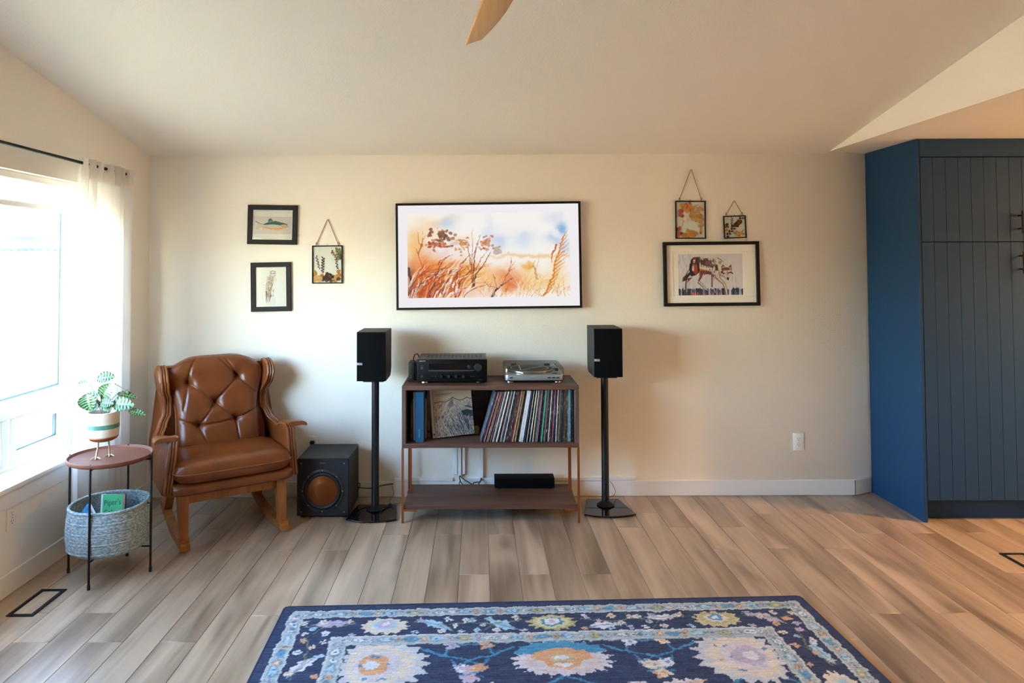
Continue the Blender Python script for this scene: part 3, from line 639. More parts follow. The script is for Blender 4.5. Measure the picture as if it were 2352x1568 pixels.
def owl_art():
    c = Canvas(110, 146, (208,206,194)); N = lambda x, y: ((x-248)/362, (y-905)/478); q = random.Random(4)
    c.poly([N(*p) for p in [(415,960),(480,955),(485,1010),(460,1050),(450,1130),(420,1220),(400,1320),(365,1340),(360,1180),(370,1080),(385,1030),(410,1010)]], (186,178,164))
    for _ in range(160):
        t = q.random(); x = 400+30*(1-t)+q.gauss(0, 22); y = 1010+t*250; c.stroke([N(x, y), N(x+q.uniform(-8,8), y+q.uniform(12,34))], .02, .008, q.choice([(120,92,60),(176,130,76),(90,80,70),(206,190,160),(150,110,70)]), .55)
    c.disc(*N(448,990), .095, .075, (170,160,150)); c.disc(*N(448,988), .07, .056, (206,200,190)); c.disc(*N(433,985), .018, .014, (60,56,52)); c.disc(*N(462,985), .018, .014, (60,56,52)); c.stroke([N(448,985), N(447,1004)], .012, .008, (120,100,60)); c.stroke([N(415,965), N(448,952), N(482,965)], .012, .012, (130,100,90))
    c.stroke([N(375,1200), N(372,1310)], .03, .016, (70,56,46)); c.stroke([N(425,1240), N(402,1320)], .03, .014, (90,76,60)); c.stroke([N(345,1110), N(400,1068), N(450,1095)], .012, .008, (240,238,228))
    for _ in range(18): x = q.uniform(370, 480); c.stroke([N(x, 1280), N(x+q.uniform(-4,4), 1360)], .006, .004, (170,164,150), .6)
    return c.grain(4, 6)
for nm, lab, cor, art, ilab in (('framed_print', 'charcoal framed print of a green-backed trout', Q((570,470),(684,472),(681,562),(567,560.5)), fish_art(), 'painted trout with green back and orange belly'),
                          ('framed_print', 'charcoal framed print of a standing owl', Q((576,603),(669,601.5),(668,714),(576,716)), owl_art(), 'sketched brown owl on pale paper')):
    t, w, h = wallpic(nm, lab, cor, .032, .018, M['charcoal'] if 'charcoal' in M else M.setdefault('charcoal', mat('charcoal_frame', (34,32,31), .65, spec=.25)))
    MB().box(-w/2+.01, w/2-.01, -.005, -.001, -h/2+.01, h/2-.01).build('backing', M['paper'], t)
    printed('print', art.mesh('print', w-.062, h-.062, paint('ink_'+lab[-4:], .75)), t, (0, -.0062, 0), label=ilab)
    MB().box(-w/2+.028, w/2-.028, -.0125, -.011, -h/2+.028, h/2-.028).build('glazing', M['pglass'], t)

# ---- pressed-flower frames: two glass sheets in thin black metal, hung from jute cord
pal = dict(brown=(96,62,36), tan=(186,146,92), gold=(176,130,50), rose=(168,70,70), dark=(60,40,30), green=(104,104,50), pale=(214,196,160), orange=(196,120,50))
pmat = {k: mat('pressed_'+k, v, .85, var=(60, .3)) for k, v in pal.items()}
def flower_frame(label, cor, apex, parts, seed):
    t, w, h = wallpic('pressed_flower_frame', label, cor, .007, .012, M['dkmetal'], cat='picture frame')
    t.location.y = -.003
    MB().box(-w/2+.004, w/2-.004, -.0030, -.0020, -h/2+.004, h/2-.004).build('back_glass', M['pglass'], t)
    MB().box(-w/2+.005, w/2-.005, -.0018, -.0008, -h/2+.005, h/2-.005).build('wall_shade_sheet', mat('pale_green_wall_shade', (206,208,196), .6), t)  # added sheet, no real backing: colours in the greenish wall shade behind the glass
    MB().box(-w/2+.004, w/2-.004, -.0095, -.0085, -h/2+.004, h/2-.004).build('front_glass', M['pglass'], t)
    g = random.Random(seed); acc = {}
    def put(col, mb): MB_ = acc.setdefault(col, MB()); MB_.add(mb.v, mb.f)
    def petal(x, z, L, W, a, col):
        n = 8; pts = []
        for i in range(n):
            s = i/(n-1); pts.append((s*L, W*math.sin(s*math.pi)**.8))
        pts += [(s*L, -W*math.sin(s*math.pi)**.8) for s in np.linspace(.9, .1, 6)]
        L *= .82; W *= .82; lim = .5-.03; x = max(-lim+.02, min(lim-.02, x)); z = max(-lim+.02, min(lim-.02, z))
        ex, ez = x+L*math.cos(a), z+L*math.sin(a)*w/h
        if abs(ex) > lim or abs(ez) > lim: a += math.pi
        ca, sa = math.cos(a), math.sin(a); d = g.uniform(-.0078, -.0036)
        put(col, MB().prism([((x+px*ca-pz*sa)*w, z*h+(px*sa+pz*ca)*w) for px, pz in pts], d, d-.0007, 'y'))
    def stem(pts, col, r=.0009): put(col, MB().tube([(x*w, -.005, z*h) for x, z in pts], r, 5))
    for kind, *a in parts:
        if kind == 'stem': stem(*a)
        elif kind == 'petal': petal(*a)
        elif kind == 'cluster':
            x, z, sx, sz, n, cols, s = a
            for _ in range(n): petal(x+g.uniform(-sx, sx), z+g.uniform(-sz, sz), s*g.uniform(.6, 1.3), s*.4, g.uniform(0, 6.28), g.choice(cols))
        elif kind == 'sprig':
            (x0, z0), (x1, z1), n, cols, s = a; stem([(x0, z0), (x1, z1)], cols[0])
            for i in range(n):
                q = i/(n-1); ang = math.atan2((z1-z0)*h, (x1-x0)*w)+(.7 if i % 2 else -.7); petal(x0+(x1-x0)*q, z0+(z1-z0)*q, s, s*.28, ang, g.choice(cols))
    for col, mb in acc.items():
        o = mb.build('pressed_plant', pmat[col], t, kind='stuff')
    ap = np.array(apex); lx = (ap[0]-t.location.x); lz = ap[2]-t.location.z
    for sx in (-1, 1):
        MB().tube([(sx*w*.36+.005*math.cos(q_), -.006, h/2+.005+.005*math.sin(q_)) for q_ in np.linspace(0, 6.0, 10)], .0009, 5).build('hanging_ring', M['brass'], t)
    cr = MB().tube([(-w*.36, -.006, h/2+.008), (lx-.004, -.004, lz-.004), (lx, -.004, lz), (lx+.004, -.004, lz-.004), (w*.36, -.006, h/2+.008)], .0022, 7).build('hanging_cord', M['jute'], t)
    for sx in (-1, 1): MB().lathe([(.001,-.009),(.0042,-.006),(.0045,.004),(.001,.010)], 10, (sx*w*.36, -.006, h/2+.013)).build('knot', M['jute'], cr)
    MB().cyl((lx, .004, lz-.003), (lx, -.010, lz-.003), .0018, n=8).build('nail', M['brass'], t)
    MB().cyl((0, -.005, h/2), (-.001, -.005, h/2+.010), .0012, n=6).build('clasp', M['dkmetal'], t)
    return t
flower_frame('pressed brown sprigs in black glass frame beside the owl and trout prints', Q((717,564),(787,563),(785.5,651),(715.5,651)), on(753,504,'y',-.01),
 [('cluster', -.32, -.38, .13, .08, 9, ['tan', 'gold', 'pale'], .2), ('cluster', .05, -.34, .16, .08, 16, ['dark', 'brown'], .14), ('cluster', .27, -.38, .12, .07, 10, ['tan', 'brown', 'gold'], .15), ('cluster', .36, -.2, .09, .1, 10, ['gold', 'orange', 'tan'], .12),
  ('sprig', (-.16,-.22), (-.14,.16), 12, ['brown', 'dark'], .08), ('sprig', (-.26,-.12), (-.36,.2), 9, ['brown'], .06), ('sprig', (.33,-.12), (.28,.15), 7, ['brown', 'dark'], .06), ('sprig', (.36,.1), (.16,.33), 9, ['brown', 'rose'], .07), ('sprig', (.4,.12), (.34,.42), 9, ['green'], .12)], 1)
flower_frame('large pressed flower frame hanging above the wolf print', Q((1552.5,461),(1622.5,461),(1621,548),(1551.5,548)), on(1587,389,'y',-.01),
 [('cluster', -.2, .36, .16, .07, 16, ['rose', 'gold', 'orange'], .13), ('cluster', -.3, .2, .07, .06, 9, ['rose'], .11), ('sprig', (.05,.36), (.42,.3), 6, ['gold', 'tan'], .14), ('cluster', .0, .28, .06, .06, 4, ['orange','gold'], .14), ('cluster', .22, .1, .13, .1, 16, ['tan', 'gold'], .17), ('cluster', .33, -.08, .05, .07, 7, ['tan'], .11), ('sprig', (.35,-.12), (.33,-.36), 12, ['orange', 'tan'], .06),
  ('stem', [(-.3,-.2), (-.24,-.05), (-.2,.0)], 'brown'), ('cluster', -.22, .02, .03, .03, 6, ['pale'], .1), ('cluster', -.32, -.34, .09, .09, 11, ['brown', 'rose', 'tan'], .13), ('cluster', -.05, -.43, .15, .06, 12, ['gold'], .15), ('petal', .0, -.28, .3, .05, -.5, 'gold'), ('petal', -.15, -.4, .25, .05, .4, 'gold')], 2)
flower_frame('small square pressed flower frame with dark feathery sprig', Q((1661.5,496),(1714,494),(1715,546),(1664,548)), on(1689,461,'y',-.01),
 [('sprig', (-.4,-.42), (.3,.36), 15, ['dark', 'brown'], .15), ('cluster', .0, .0, .12, .1, 6, ['brown','dark'], .14), ('cluster', .18, .22, .07, .08, 8, ['brown'], .13), ('sprig', (-.15,.08), (-.1,.38), 8, ['brown'], .08), ('cluster', -.4, .0, .06, .12, 8, ['orange', 'gold', 'dark'], .15), ('cluster', .15, -.36, .15, .08, 12, ['gold', 'tan'], .16), ('petal', .25, -.25, .25, .03, .6, 'tan')], 3)

# ================================================================== MEDIA STAND
SX0, SX1, SY0, SY1 = -.470, .602, -.484, -.082
sx, sy = (SX0+SX1)/2, (SY0+SY1)/2
ms = thing('media_stand', 'walnut record console on thin copper legs with open lower shelf', 'shelf', (sx, sy, 0))
W2, D2 = (SX1-SX0)/2, (SY1-SY0)/2
ZT, ZTb, ZB, ZBb, ZS, ZSb = .820, .795, .474, .449, .105, .080
MB().rbox(-W2, W2, -D2, D2, ZTb, ZT, .0015, 1).build('top_board', M['walnut'], ms)
MB().rbox(-W2, W2, -D2, D2, ZBb, ZB, .0015, 1).build('bottom_board', M['walnut'], ms)
for s in (-1, 1): MB().rbox(s*W2, s*(W2-.024), -D2, D2, ZB, ZTb, .0012, 1).build('side_board', M['walnutz'], ms)
MB().box(-W2+.024, W2-.024, D2-.012, D2-.002, ZB, ZTb).build('back_panel', M['walnut'], ms)
MB().rbox(-W2+.012, W2-.012, -D2+.006, D2, ZSb, ZS, .0015, 1).build('lower_shelf', M['walnut'], ms)
lr = .0078
for s in (-1, 1):
    for f in (-1, 1):
        xl, yl = s*(W2-.005), f*(D2-.006)
        lg = MB().tube([(xl, yl, 0), (xl, yl, ZBb+.001)], lr*1.2, 4, sq=True).build('leg', M['copper'], ms)
        MB().tube([(xl, yl-f*.0, ZBb+.004), (xl-s*.088, yl, ZBb+.004)], lr, 4, sq=True).build('bracket', M['copper'], lg)
        MB().tube([(xl, yl, ZSb-.004), (xl-s*.085, yl, ZSb-.004)], lr, 4, sq=True).build('bracket', M['copper'], lg)
        MB().tube([(xl, yl, ZBb+.004), (xl, yl-f*.07, ZBb+.004)], lr, 4, sq=True).build('bracket', M['copper'], lg)
        MB().tube([(xl, yl, ZSb-.004), (xl, yl-f*.07, ZSb-.004)], lr, 4, sq=True).build('bracket', M['copper'], lg)
    MB().tube([(s*(W2-.030), D2-.155, ZS-.002), (s*(W2-.030), D2-.155, ZBb+.002)], lr*1.2, 4, sq=True).build('centre_leg', M['copper'], ms)

# ---- stereo receiver
ry = -.40; ra, rb = on(957, 826.5, 'y', ry), on(1119, 828, 'y', ry)
rw, rh, rd = .435, .149, .30
rx = (ra[0]+rb[0])/2
rc = thing('receiver', 'black stereo receiver with silver maker name and round knobs', 'receiver', (rx, ry+rd/2, ZT))
MB().rbox(-rw/2+.004, rw/2-.004, -rd/2+.02, rd/2, .016, rh-.001, .003).build('case', mat('receiver_case', (52,52,52), .45, metal=.3), rc)
fp = MB().rbox(-rw/2, rw/2, -rd/2, -rd/2+.022, .012, rh, .003).build('front_panel', mat('receiver_front', (6,6,8), .5, spec=.15), rc)
for x in (-.17, .17):
    for y in (-.11, .11): MB().lathe([(.022,0),(.024,.003),(.022,.016)], 20, (x, y, 0)).build('foot', M['chrome'] if x < 0 and y < 0 else M['rubber'], rc)
yf = -rd/2
MB().rbox(-.145, .135, yf-.001, yf+.004, .088, .124, .001, 1).build('display', M['gloss'], rc)
MB().box(-.145, .135, yf-.0012, yf, .0805, .0822).build('display_trim', M['steel'], rc)
MB().box(-.145, .12, yf-.0008, yf, .0745, .0753).build('display_trim', mat('dim_line', (70,76,84), .4), rc)
def knob(x, z, r, d, m_, name='knob', n=24):
    return MB().lathe([(r,0),(r,d*.8),(r*.92,d),(r*.5,d*1.0),(.0005,d*.96)], n).xf(Matrix.Translation((x, yf, z)) @ Matrix.Rotation(R(90), 4, 'X')).build(name, m_, rc)
kb = knob(.162, .100, .0255, .016, mat('spun_knob', (74,82,92), .25, metal=.9), 'volume_knob', 40)
for i in range(4): knob(-.066+i*.0455, .0455, .0098, .012, mat('small_knob', (52,57,66), .3, metal=.7))
knob(.105, .103, .012, .004, mat('selector', (28,30,34), .35), 'selector_dial')
knob(-.186, .097, .0085, .003, mat('power_button', (70,74,92), .3, metal=.5), 'power_button')
MB().tube([(-.187+.0055*math.cos(a), yf-.001, .0445+.0055*math.sin(a)) for a in np.linspace(0, 6.283, 17)[:-1]], .0016, 6, closed=True).build('headphone_jack', M['chrome'], rc)
for x in (-.118, -.099, .118, .128, .138): MB().rbox(x-.004, x+.002, yf-.003, yf, .043, .047, .0008, 1).build('button', mat('tiny_button', (60,62,66), .5), rc)
gy = mat('silver_print', (206,202,196), .5); gd = mat('grey_print', (100,100,104), .6)
text('ONKYO', .0085, gy, rc, (-.203, yf-.0006, .135), name='logo', sx=1.25)
text('STANDBY/ON', .0032, gd, rc, (-.196, yf-.0006, .110)); text('STEREO RECEIVER', .0036, gd, rc, (.155, yf-.0006, .021)); text('PHONES', .003, gd, rc, (-.193, yf-.0006, .0295))
slot_m = mat('vent_slot', (30,31,33), .6)
for i in range(14):
    for j in range(2):
        x = -.165+i*.0255; MB().box(x, x+.019, -.07+j*.075, -.07+j*.075+.068, rh-.0012, rh-.0006).build('vent', slot_m, rc)
# ---- small black box with its lead beside the receiver
bx = thing('streaming_box', 'small upright black box beside the receiver', 'media box', (-.432, -.245, ZT))
MB().rbox(-.017, .017, -.055, .055, .006, .118, .003).build('case', mat('box_black', (34,33,33), .5), bx)
MB().rbox(.0172, .030, -.045, .05, .012, .112, .002).build('side_fins', M['slot'], bx)
MB().box(-.019, .032, -.057, .057, 0, .007).build('stand', M['black'], bx)
for z in (.02, .032): MB().box(-.008, .004, -.0562, -.055, z, z+.003).build('indicator', gd, bx)
cb = MB().tube([(-.427, -.235, ZT+.112), (-.42, -.20, ZT+.150), (-.405, -.14, ZT+.152), (-.39, -.085, ZT+.10), (-.385, -.075, ZT+.02), (-.38, -.07, ZT-.05)], .003, 8).build('power_lead', M['rubber']); tag(cb, 'thin black lead looping up from the small upright box', 'cable')

# ---- turntable
tx0, tx1 = on(1161, 877, 'z', ZT)[0], on(1291, 877, 'z', ZT)[0]
ttw, ttd = .360, .325
tt = thing('turntable', 'silver turntable under a clear hinged dust cover', 'turntable', ((tx0+tx1)/2, -.395+ttd/2, ZT))
tw2, td2 = ttw/2, ttd/2
def rrect(w, d, r, n=6):
    o = []
    for cxs, cys, a0 in ((w-r, d-r, 0), (-w+r, d-r, 90), (-w+r, -d+r, 180), (w-r, -d+r, 270)):
        for k in range(n+1): a = R(a0+90*k/n); o.append((cxs+r*math.cos(a), cys+r*math.sin(a)))
    return o
MB().prism(rrect(tw2, td2, .022), .0175, .052, 'z', .003).build('plinth', M['steel'], tt)
MB().prism(rrect(tw2-.004, td2-.004, .02), .012, .0175, 'z').build('base', M['black'], tt)
for x in (-.148, .148):
    for y in (-.125, .125): MB().lathe([(.020,0),(.022,.002),(.022,.006),(.019,.0125)], 20, (x, y, 0)).build('foot', M['chrome'], tt)
pl = MB().lathe([(.001,.053),(.147,.053),(.149,.056),(.149,.066),(.146,.069),(.001,.069)], 64, (-.018, .005, 0)).build('platter', M['chrome'], tt)
MB().lathe([(.001,.0692),(.143,.0692),(.143,.0715),(.001,.0715)], 64, (-.018, .005, 0)).build('felt_mat', mat('platter_felt', (34,36,40), .85), pl)
wl = mat('felt_print', (206,200,196), .8)
MB().lathe([(.116,.0717),(.122,.0717)], 64, (-.018, .005, 0), False, False).build('mat_ring', wl, pl)
for a, b in (((-.062,.108),(-.062,-.108)), ((-.062,-.108),(.085,.06))):
    d = np.array([b[0]-a[0], b[1]-a[1]]); n_ = np.array([-d[1], d[0]])/np.linalg.norm(d)*.0042
    MB().add([(-.018+a[0]+n_[0], .005+a[1]+n_[1], .0718), (-.018+a[0]-n_[0], .005+a[1]-n_[1], .0718), (-.018+b[0]-n_[0], .005+b[1]-n_[1], .0718), (-.018+b[0]+n_[0], .005+b[1]+n_[1], .0718)], [(0,1,2,3)]).build('mat_mark', wl, pl)
MB().cyl((-.018, .005, .0715), (-.018, .005, .079), .0035, n=12).build('spindle', M['chrome'], pl)
ta = MB().tube([(.150, .10, .078), (.150, -.02, .078), (.146, -.075, .077)], .0042, 10).build('tonearm', M['steel'], tt)
MB().lathe([(.020,.052),(.020,.070),(.012,.076),(.012,.084),(.001,.085)], 24, (.150, .105, 0)).build('arm_pivot', M['steel'], tt)
MB().rbox(.136, .156, -.105, -.072, .066, .082, .002, 1).build('headshell', M['black'], ta)
MB().rbox(.118, .146, -.115, -.098, .052, .0545, .001, 1).build('selector', M['black'], tt)
yf2 = -td2
for x0, x1 in ((-.153, -.132), (.083, .103), (.109, .129), (.136, .156)): MB().rbox(x0, x1, yf2-.0022, yf2+.001, .031, .037, .0012, 1).build('button', M['black'], tt)
text('audio-technica', .0062, gy, tt, (-.022, yf2-.0006, .0375), name='logo'); text('AT-LP60', .0035, gd, tt, (-.012, yf2-.0006, .031))
# dust cover: five walls of clear acrylic with rounded top edges
m = MB(); ow, od = tw2+.004, td2+.003
o0 = rrect(ow, od, .024); n = len(o0)
lev = [(0, .053), (0, .088), (-.0015, .093), (-.005, .0965), (-.010, .098)]
vs = []
for ins, z in lev:
    for (x, y) in o0: k_ = 1+ins/ow; vs.append((x*k_, y*(1+ins/od), z))
fs = [(i*n+k, i*n+(k+1) % n, (i+1)*n+(k+1) % n, (i+1)*n+k) for i in range(len(lev)-1) for k in range(n)]; fs.append(tuple((len(lev)-1)*n+k for k in range(n)))
m.add(vs, fs); m.build('dust_cover', M['acrylic'], tt)
for x in (-.11, .11): MB().rbox(x-.018, x+.018, td2-.002, td2+.012, .04, .075, .003).build('hinge', M['black'], tt)

# ---- books at the left of the upper shelf
def book(label, x0, x1, h, d, y0, col, extra=None, rough=.7, lean=0):
    w = x1-x0; b = thing('book', label, 'book', ((x0+x1)/2, y0+d/2, ZB), (0, R(lean), 0))
    cm_ = mat('cover', col, rough, bump=(300, .2))
    c_ = .0022
    for s in (-1, 1): MB().rbox(s*w/2, s*(w/2-c_), -d/2, d/2, 0, h, .0008, 1).build('cover', cm_, b)
    MB().rbox(-w/2+.0003, w/2-.0003, -d/2-.0002, -d/2+c_, .0003, h-.0003, .0009, 1).build('spine', cm_, b)
    MB().box(-w/2+c_, w/2-c_, -d/2+c_, d/2-.004, .003, h-.004).build('pages', M['paper'], b)
    if extra: extra(b, w, h, d)
    return b
def bpx(u0, u1, y): return on(u0, 960, 'y', y)[0], on(u1, 960, 'y', y)[0]
K = 1/12.067
def vert(s, size, m_): return lambda b, w, h, d: text(s, size, m_, b, (size*.35, -d/2-.0008, .03), (R(90), R(-90), 0))
x0, x1 = bpx(925+222*K, 925+290*K, -.40)
book('thin dark olive book beside the narrow white one', x0, x1-.001, .236, .20, -.40, (74,72,62), lambda b, w, h, d: [text('THE WILD MOUNTAIN TRAILS', .0105, mat('olive_print', (150,146,120), .7), b, (.004, -d/2-.0008, .075), (R(90), R(-90), 0)), text('PRESS', .008, mat('olive_print2', (150,146,120), .7), b, (.003, -d/2-.0008, .018), (R(90), R(-90), 0))])
x0, x1 = bpx(925+293*K, 925+342*K, -.41)
book('narrow white book between the olive and bright blue ones', x0, x1-.0005, .298, .24, -.41, (214,218,228))
x0, x1 = bpx(925+346*K, 925+582*K, -.445)
book('thick bright blue clothbound book', x0, x1, .303, .27, -.445, (4,70,104), lambda b, w, h, d: text('STORY & CO', .0085, mat('blue_print', (170,200,206), .6), b, (.003, -d/2-.0008, .028), (R(90), R(-90), 0)), .8)
x0, x1 = bpx(925+592*K, 925+634*K, -.35)
x0 += .006; x1 += .006
book('thin dusty pink book beside the thick blue one', x0, x1, .245, .20, -.35, (168,138,120))
x0, x1 = bpx(925+648*K, 925+752*K, -.335)
x0 += .0065; x1 += .0045
book('grey-brown book behind the mountain cover book', x0, x1, .300, .23, -.335, (112,100,82), lambda b, w, h, d: [text('MOUNTAINS', .017, mat('brown_print', (54,46,40), .7), b, (.009, -d/2-.0008, .105), (R(90), R(-90), 0)), MB().box(-.006, .008, -d/2-.001, -d/2, .028, .045).build('publisher_mark', mat('brown_mark', (50,36,34), .7), b)])
# large book standing with its cover turned outwards
def mountain_art():
    c = Canvas(170, 200, (186,170,150)); q = random.Random(21); g = np.random.default_rng(4)
    ridge = [(0,.28),(.06,.285),(.12,.275),(.2,.27),(.26,.285),(.34,.28),(.42,.25),(.5,.205),(.57,.24),(.66,.275),(.74,.28),(.82,.255),(.88,.235),(.94,.265),(1,.265)]
    c.poly(ridge+[(1,1.01),(0,1.01)], (184,170,156)); c.stroke(ridge, .014, .014, (70,66,74), .95)
    for _ in range(500):
        x = q.random(); y = q.uniform(.28, .62); d = q.uniform(.02, .07)*(1 if x > .5 else -1); c.stroke([(x, y), (x+d*.6, y+abs(d)*.7)], .010, .003, q.choice([(96,92,98),(70,72,80),(130,122,120),(196,186,174),(206,196,184)]), .75)
    c.poly([(.5,.21),(.44,.26),(.36,.36),(.42,.42),(.5,.36),(.52,.29)], (126,118,116), .7); c.poly([(.52,.22),(.6,.3),(.72,.36),(.62,.36),(.54,.28)], (170,158,150), .8)
    c.blob(.72, .78, .3, .28, (76,84,92), .85); c.blob(.45, .8, .22, .16, (108,104,106), .7); c.blob(.2, .85, .2, .16, (160,146,140), .8); c.poly([(.7,.5),(.86,.48),(1,.52),(1,.64),(.82,.6),(.7,.56)], (54,70,76), .85); c.poly([(.78,.4),(.9,.4),(1,.45),(1,.48),(.86,.44)], (84,96,100), .8)
    for _ in range(420):
        x, y = q.random(), q.uniform(.55, 1); c.stroke([(x, y), (x+q.uniform(-.03,.05), y+q.uniform(.01,.06))], .014, .005, q.choice([(36,42,52),(50,56,66),(76,76,84),(110,104,108)]) if x > .3 else q.choice([(90,84,92),(140,130,126),(70,68,76)]), .75)
    for _ in range(95):
        x, y = q.uniform(.05, 1), q.uniform(.5, .98); a = q.uniform(.5, 1.6); L = q.uniform(.08, .25); c.curve((x, y), (x+q.uniform(-.06,.1), y+L*.5), (x+math.cos(a)*L*.7, y+math.sin(a)*L), .010, .005, (206,192,184), .85, 6)
    c.a = (c.a-140)*1.3+126
    return c.grain(5, 5)
ang = R(-9); bh, bw, bt = .299, .262, .030
pb = on(1000+ (-4), 1008, 'z', ZB)
bk = thing('book', 'large hardcover with a snowy mountain ridge cover leaning on the shelf', 'book', (pb[0], pb[1], ZB+.0035), (0, 0, 0))
bk.rotation_euler = (R(-6), R(-3.2), R(14))
MB().rbox(0, bw, 0, .003, 0, bh, .001, 1).build('front_cover', mat('hardcover', (188,172,152), .6), bk)
MB().rbox(0, bw, bt-.003, bt, 0, bh, .001, 1).build('back_cover', mat('hardcover_back', (188,172,152), .6), bk)
MB().rbox(-.003, .002, .0005, bt-.0005, .0003, bh-.0003, .0012, 1).build('spine', mat('hardcover_spine', (206,200,192), .6), bk)
MB().box(.002, bw-.005, .003, bt-.003, .004, bh-.004).build('pages', M['paper'], bk)
printed('cover_picture', mountain_art().mesh('cover_picture', bw-.018, bh-.002, paint('cover_ink', .55)), bk, ((bw+.015)/2, -.0006, bh/2))
MB().tube([(.0125, -.0002, .002), (.0125, -.0002, bh-.002)], .0014, 6).build('hinge_crease', mat('crease', (120,108,96), .7), bk)
ink = mat('title_ink', (30,28,28), .7)
text('THE MAN BEHIND THE MAPS', .0078, ink, bk, (.030, -.0012, bh*.865)); text('LEGENDARY SKI ARTIST JAMES NIEHUES', .0046, ink, bk, (.030, -.0012, bh*.843))
MB().box(.001, .009, -.0014, -.0002, .018, .028).build('spine_mark', mat('navy_print', (40,46,80), .7), bk)
yb_ = thing('yellow_tag', 'small yellow card tucked behind the mountain cover book', 'card', (pb[0]+.262, pb[1]+.125, ZB))
MB().prism([(-.03,0),(.015,0),(.024,.04),(.010,.055),(-.02,.05)], -.002, .002, 'y').build('card', mat('mustard_card', (150,134,50), .8), yb_)

# ---- records: sleeve after sleeve, leaning less and less towards the right
names = {'white': (200,198,196), 'cream': (180,164,136), 'tan': (132,98,62), 'brown': (78,48,32), 'black': (26,26,28), 'navy': (34,38,66), 'red': (160,32,32), 'blue': (22,84,140), 'teal': (30,104,110), 'mint': (70,150,116), 'purple': (58,46,74), 'pink': (150,80,94), 'yellow': (160,140,44), 'grey': (84,86,98), 'pale blue': (104,160,176)}
def rec_mat(nm, col):
    m_ = bpy.data.materials.new('sleeve_'+nm.replace(' ', '_')); m_.use_nodes = True; nt_ = m_.node_tree; b_ = nt_.nodes['Principled BSDF']; b_.inputs['Roughness'].default_value = .45
    tc_ = nt_.nodes.new('ShaderNodeTexCoord'); oi = nt_.nodes.new('ShaderNodeObjectInfo'); mp = nt_.nodes.new('ShaderNodeMapping'); mp.inputs['Scale'].default_value = (40, 1, 26)
    ad = nt_.nodes.new('ShaderNodeVectorMath'); sc_ = nt_.nodes.new('ShaderNodeVectorMath'); sc_.operation = 'SCALE'; sc_.inputs[0].default_value = (50, 70, 90)
    nt_.links.new(oi.outputs['Random'], sc_.inputs['Scale']); nt_.links.new(tc_.outputs['Object'], mp.inputs[0]); nt_.links.new(mp.outputs[0], ad.inputs[0]); nt_.links.new(sc_.outputs[0], ad.inputs[1])
    nz = nt_.nodes.new('ShaderNodeTexNoise'); nz.inputs['Scale'].default_value = 1.4; nz.inputs['Detail'].default_value = 4; nt_.links.new(ad.outputs[0], nz.inputs[0])
    rp = nt_.nodes.new('ShaderNodeValToRGB'); c_ = lin(col); e = rp.color_ramp.elements; e[0].position = .56; e[0].color = tuple(c_)+(1,); e[1].position = .72
    alt = lin((214,208,200)) if sum(col) < 330 else lin((70,60,70)); e[1].color = tuple(c_*.6+alt*.4)+(1,)
    nt_.links.new(nz.outputs[0], rp.inputs[0]); nt_.links.new(rp.outputs[0], b_.inputs['Base Color']); return m_
rmats = {k: rec_mat(k, v) for k, v in names.items()}
seq = ['grey','black','pale blue','pink','cream','tan','white','white','pink','black','white','cream','purple','white','brown','tan','white','grey','navy','white','brown','brown','tan','black','red','cream','brown','tan','white','cream','white','white','navy','black','cream','tan','brown','white','black','cream','blue','pale blue','pink','black','white','mint','black','white','black','brown','white','grey','white','pink','navy','purple','white','brown','cream','teal','black','white','black','yellow','black','grey','white','teal','white','purple']
seq = [('black' if i % 8 == 4 else 'brown' if i % 11 == 7 else 'navy' if i % 13 == 9 else c_) for i, c_ in enumerate(seq)]  # more sleeves turned dark, their colour standing in for shaded gaps between records
rx0, rx1 = on(1103, 1008, 'y', -.452)[0], SX1-.027
th_ = [rnd.choice([.005,.006,.0068,.0075,.010]) for _ in seq]; tot = sum(th_); 
for i in (31,30,32,21): th_[i] = .013
tot = sum(th_)
span = rx1-rx0; xcur = rx0; rmesh = {}
FAN = .0020                                          # clearance so that the fanned sleeves do not meet at the top
gap = (span-FAN*len(seq)-.001)/tot
for i, (cn, t_) in enumerate(zip(seq, th_)):
    f = i/(len(seq)-1); lean = math.radians(17.5)*(1-f)
    t_ = t_*gap*math.cos(lean); key = (cn, round(t_, 4))
    if key not in rmesh:
        rmesh[key] = MB().rbox(0, t_, -.157, .157, 0, .3135, .0006, 1).mesh('record_sleeve', rmats[cn])
    o = bpy.data.objects.new('record', rmesh[key]); C.objects.link(o)
    dz = t_*math.sin(lean)
    o.location = (xcur, -.452+.157+rnd.uniform(0, .012), ZB+dz); o.rotation_euler = (0, lean, 0)
    pos = 'leaning steeply next to the empty shelf gap' if f < .3 else 'leaning in the middle of the record row' if f < .66 else 'standing nearly upright beside the walnut side board'
    tag(o, '%s %s record sleeve %s' % ('thick' if t_ > .011 else 'thin' if t_ < .0072 else 'medium', cn, pos), 'record', 'records on the media stand')
    xcur += t_/math.cos(lean)+FAN
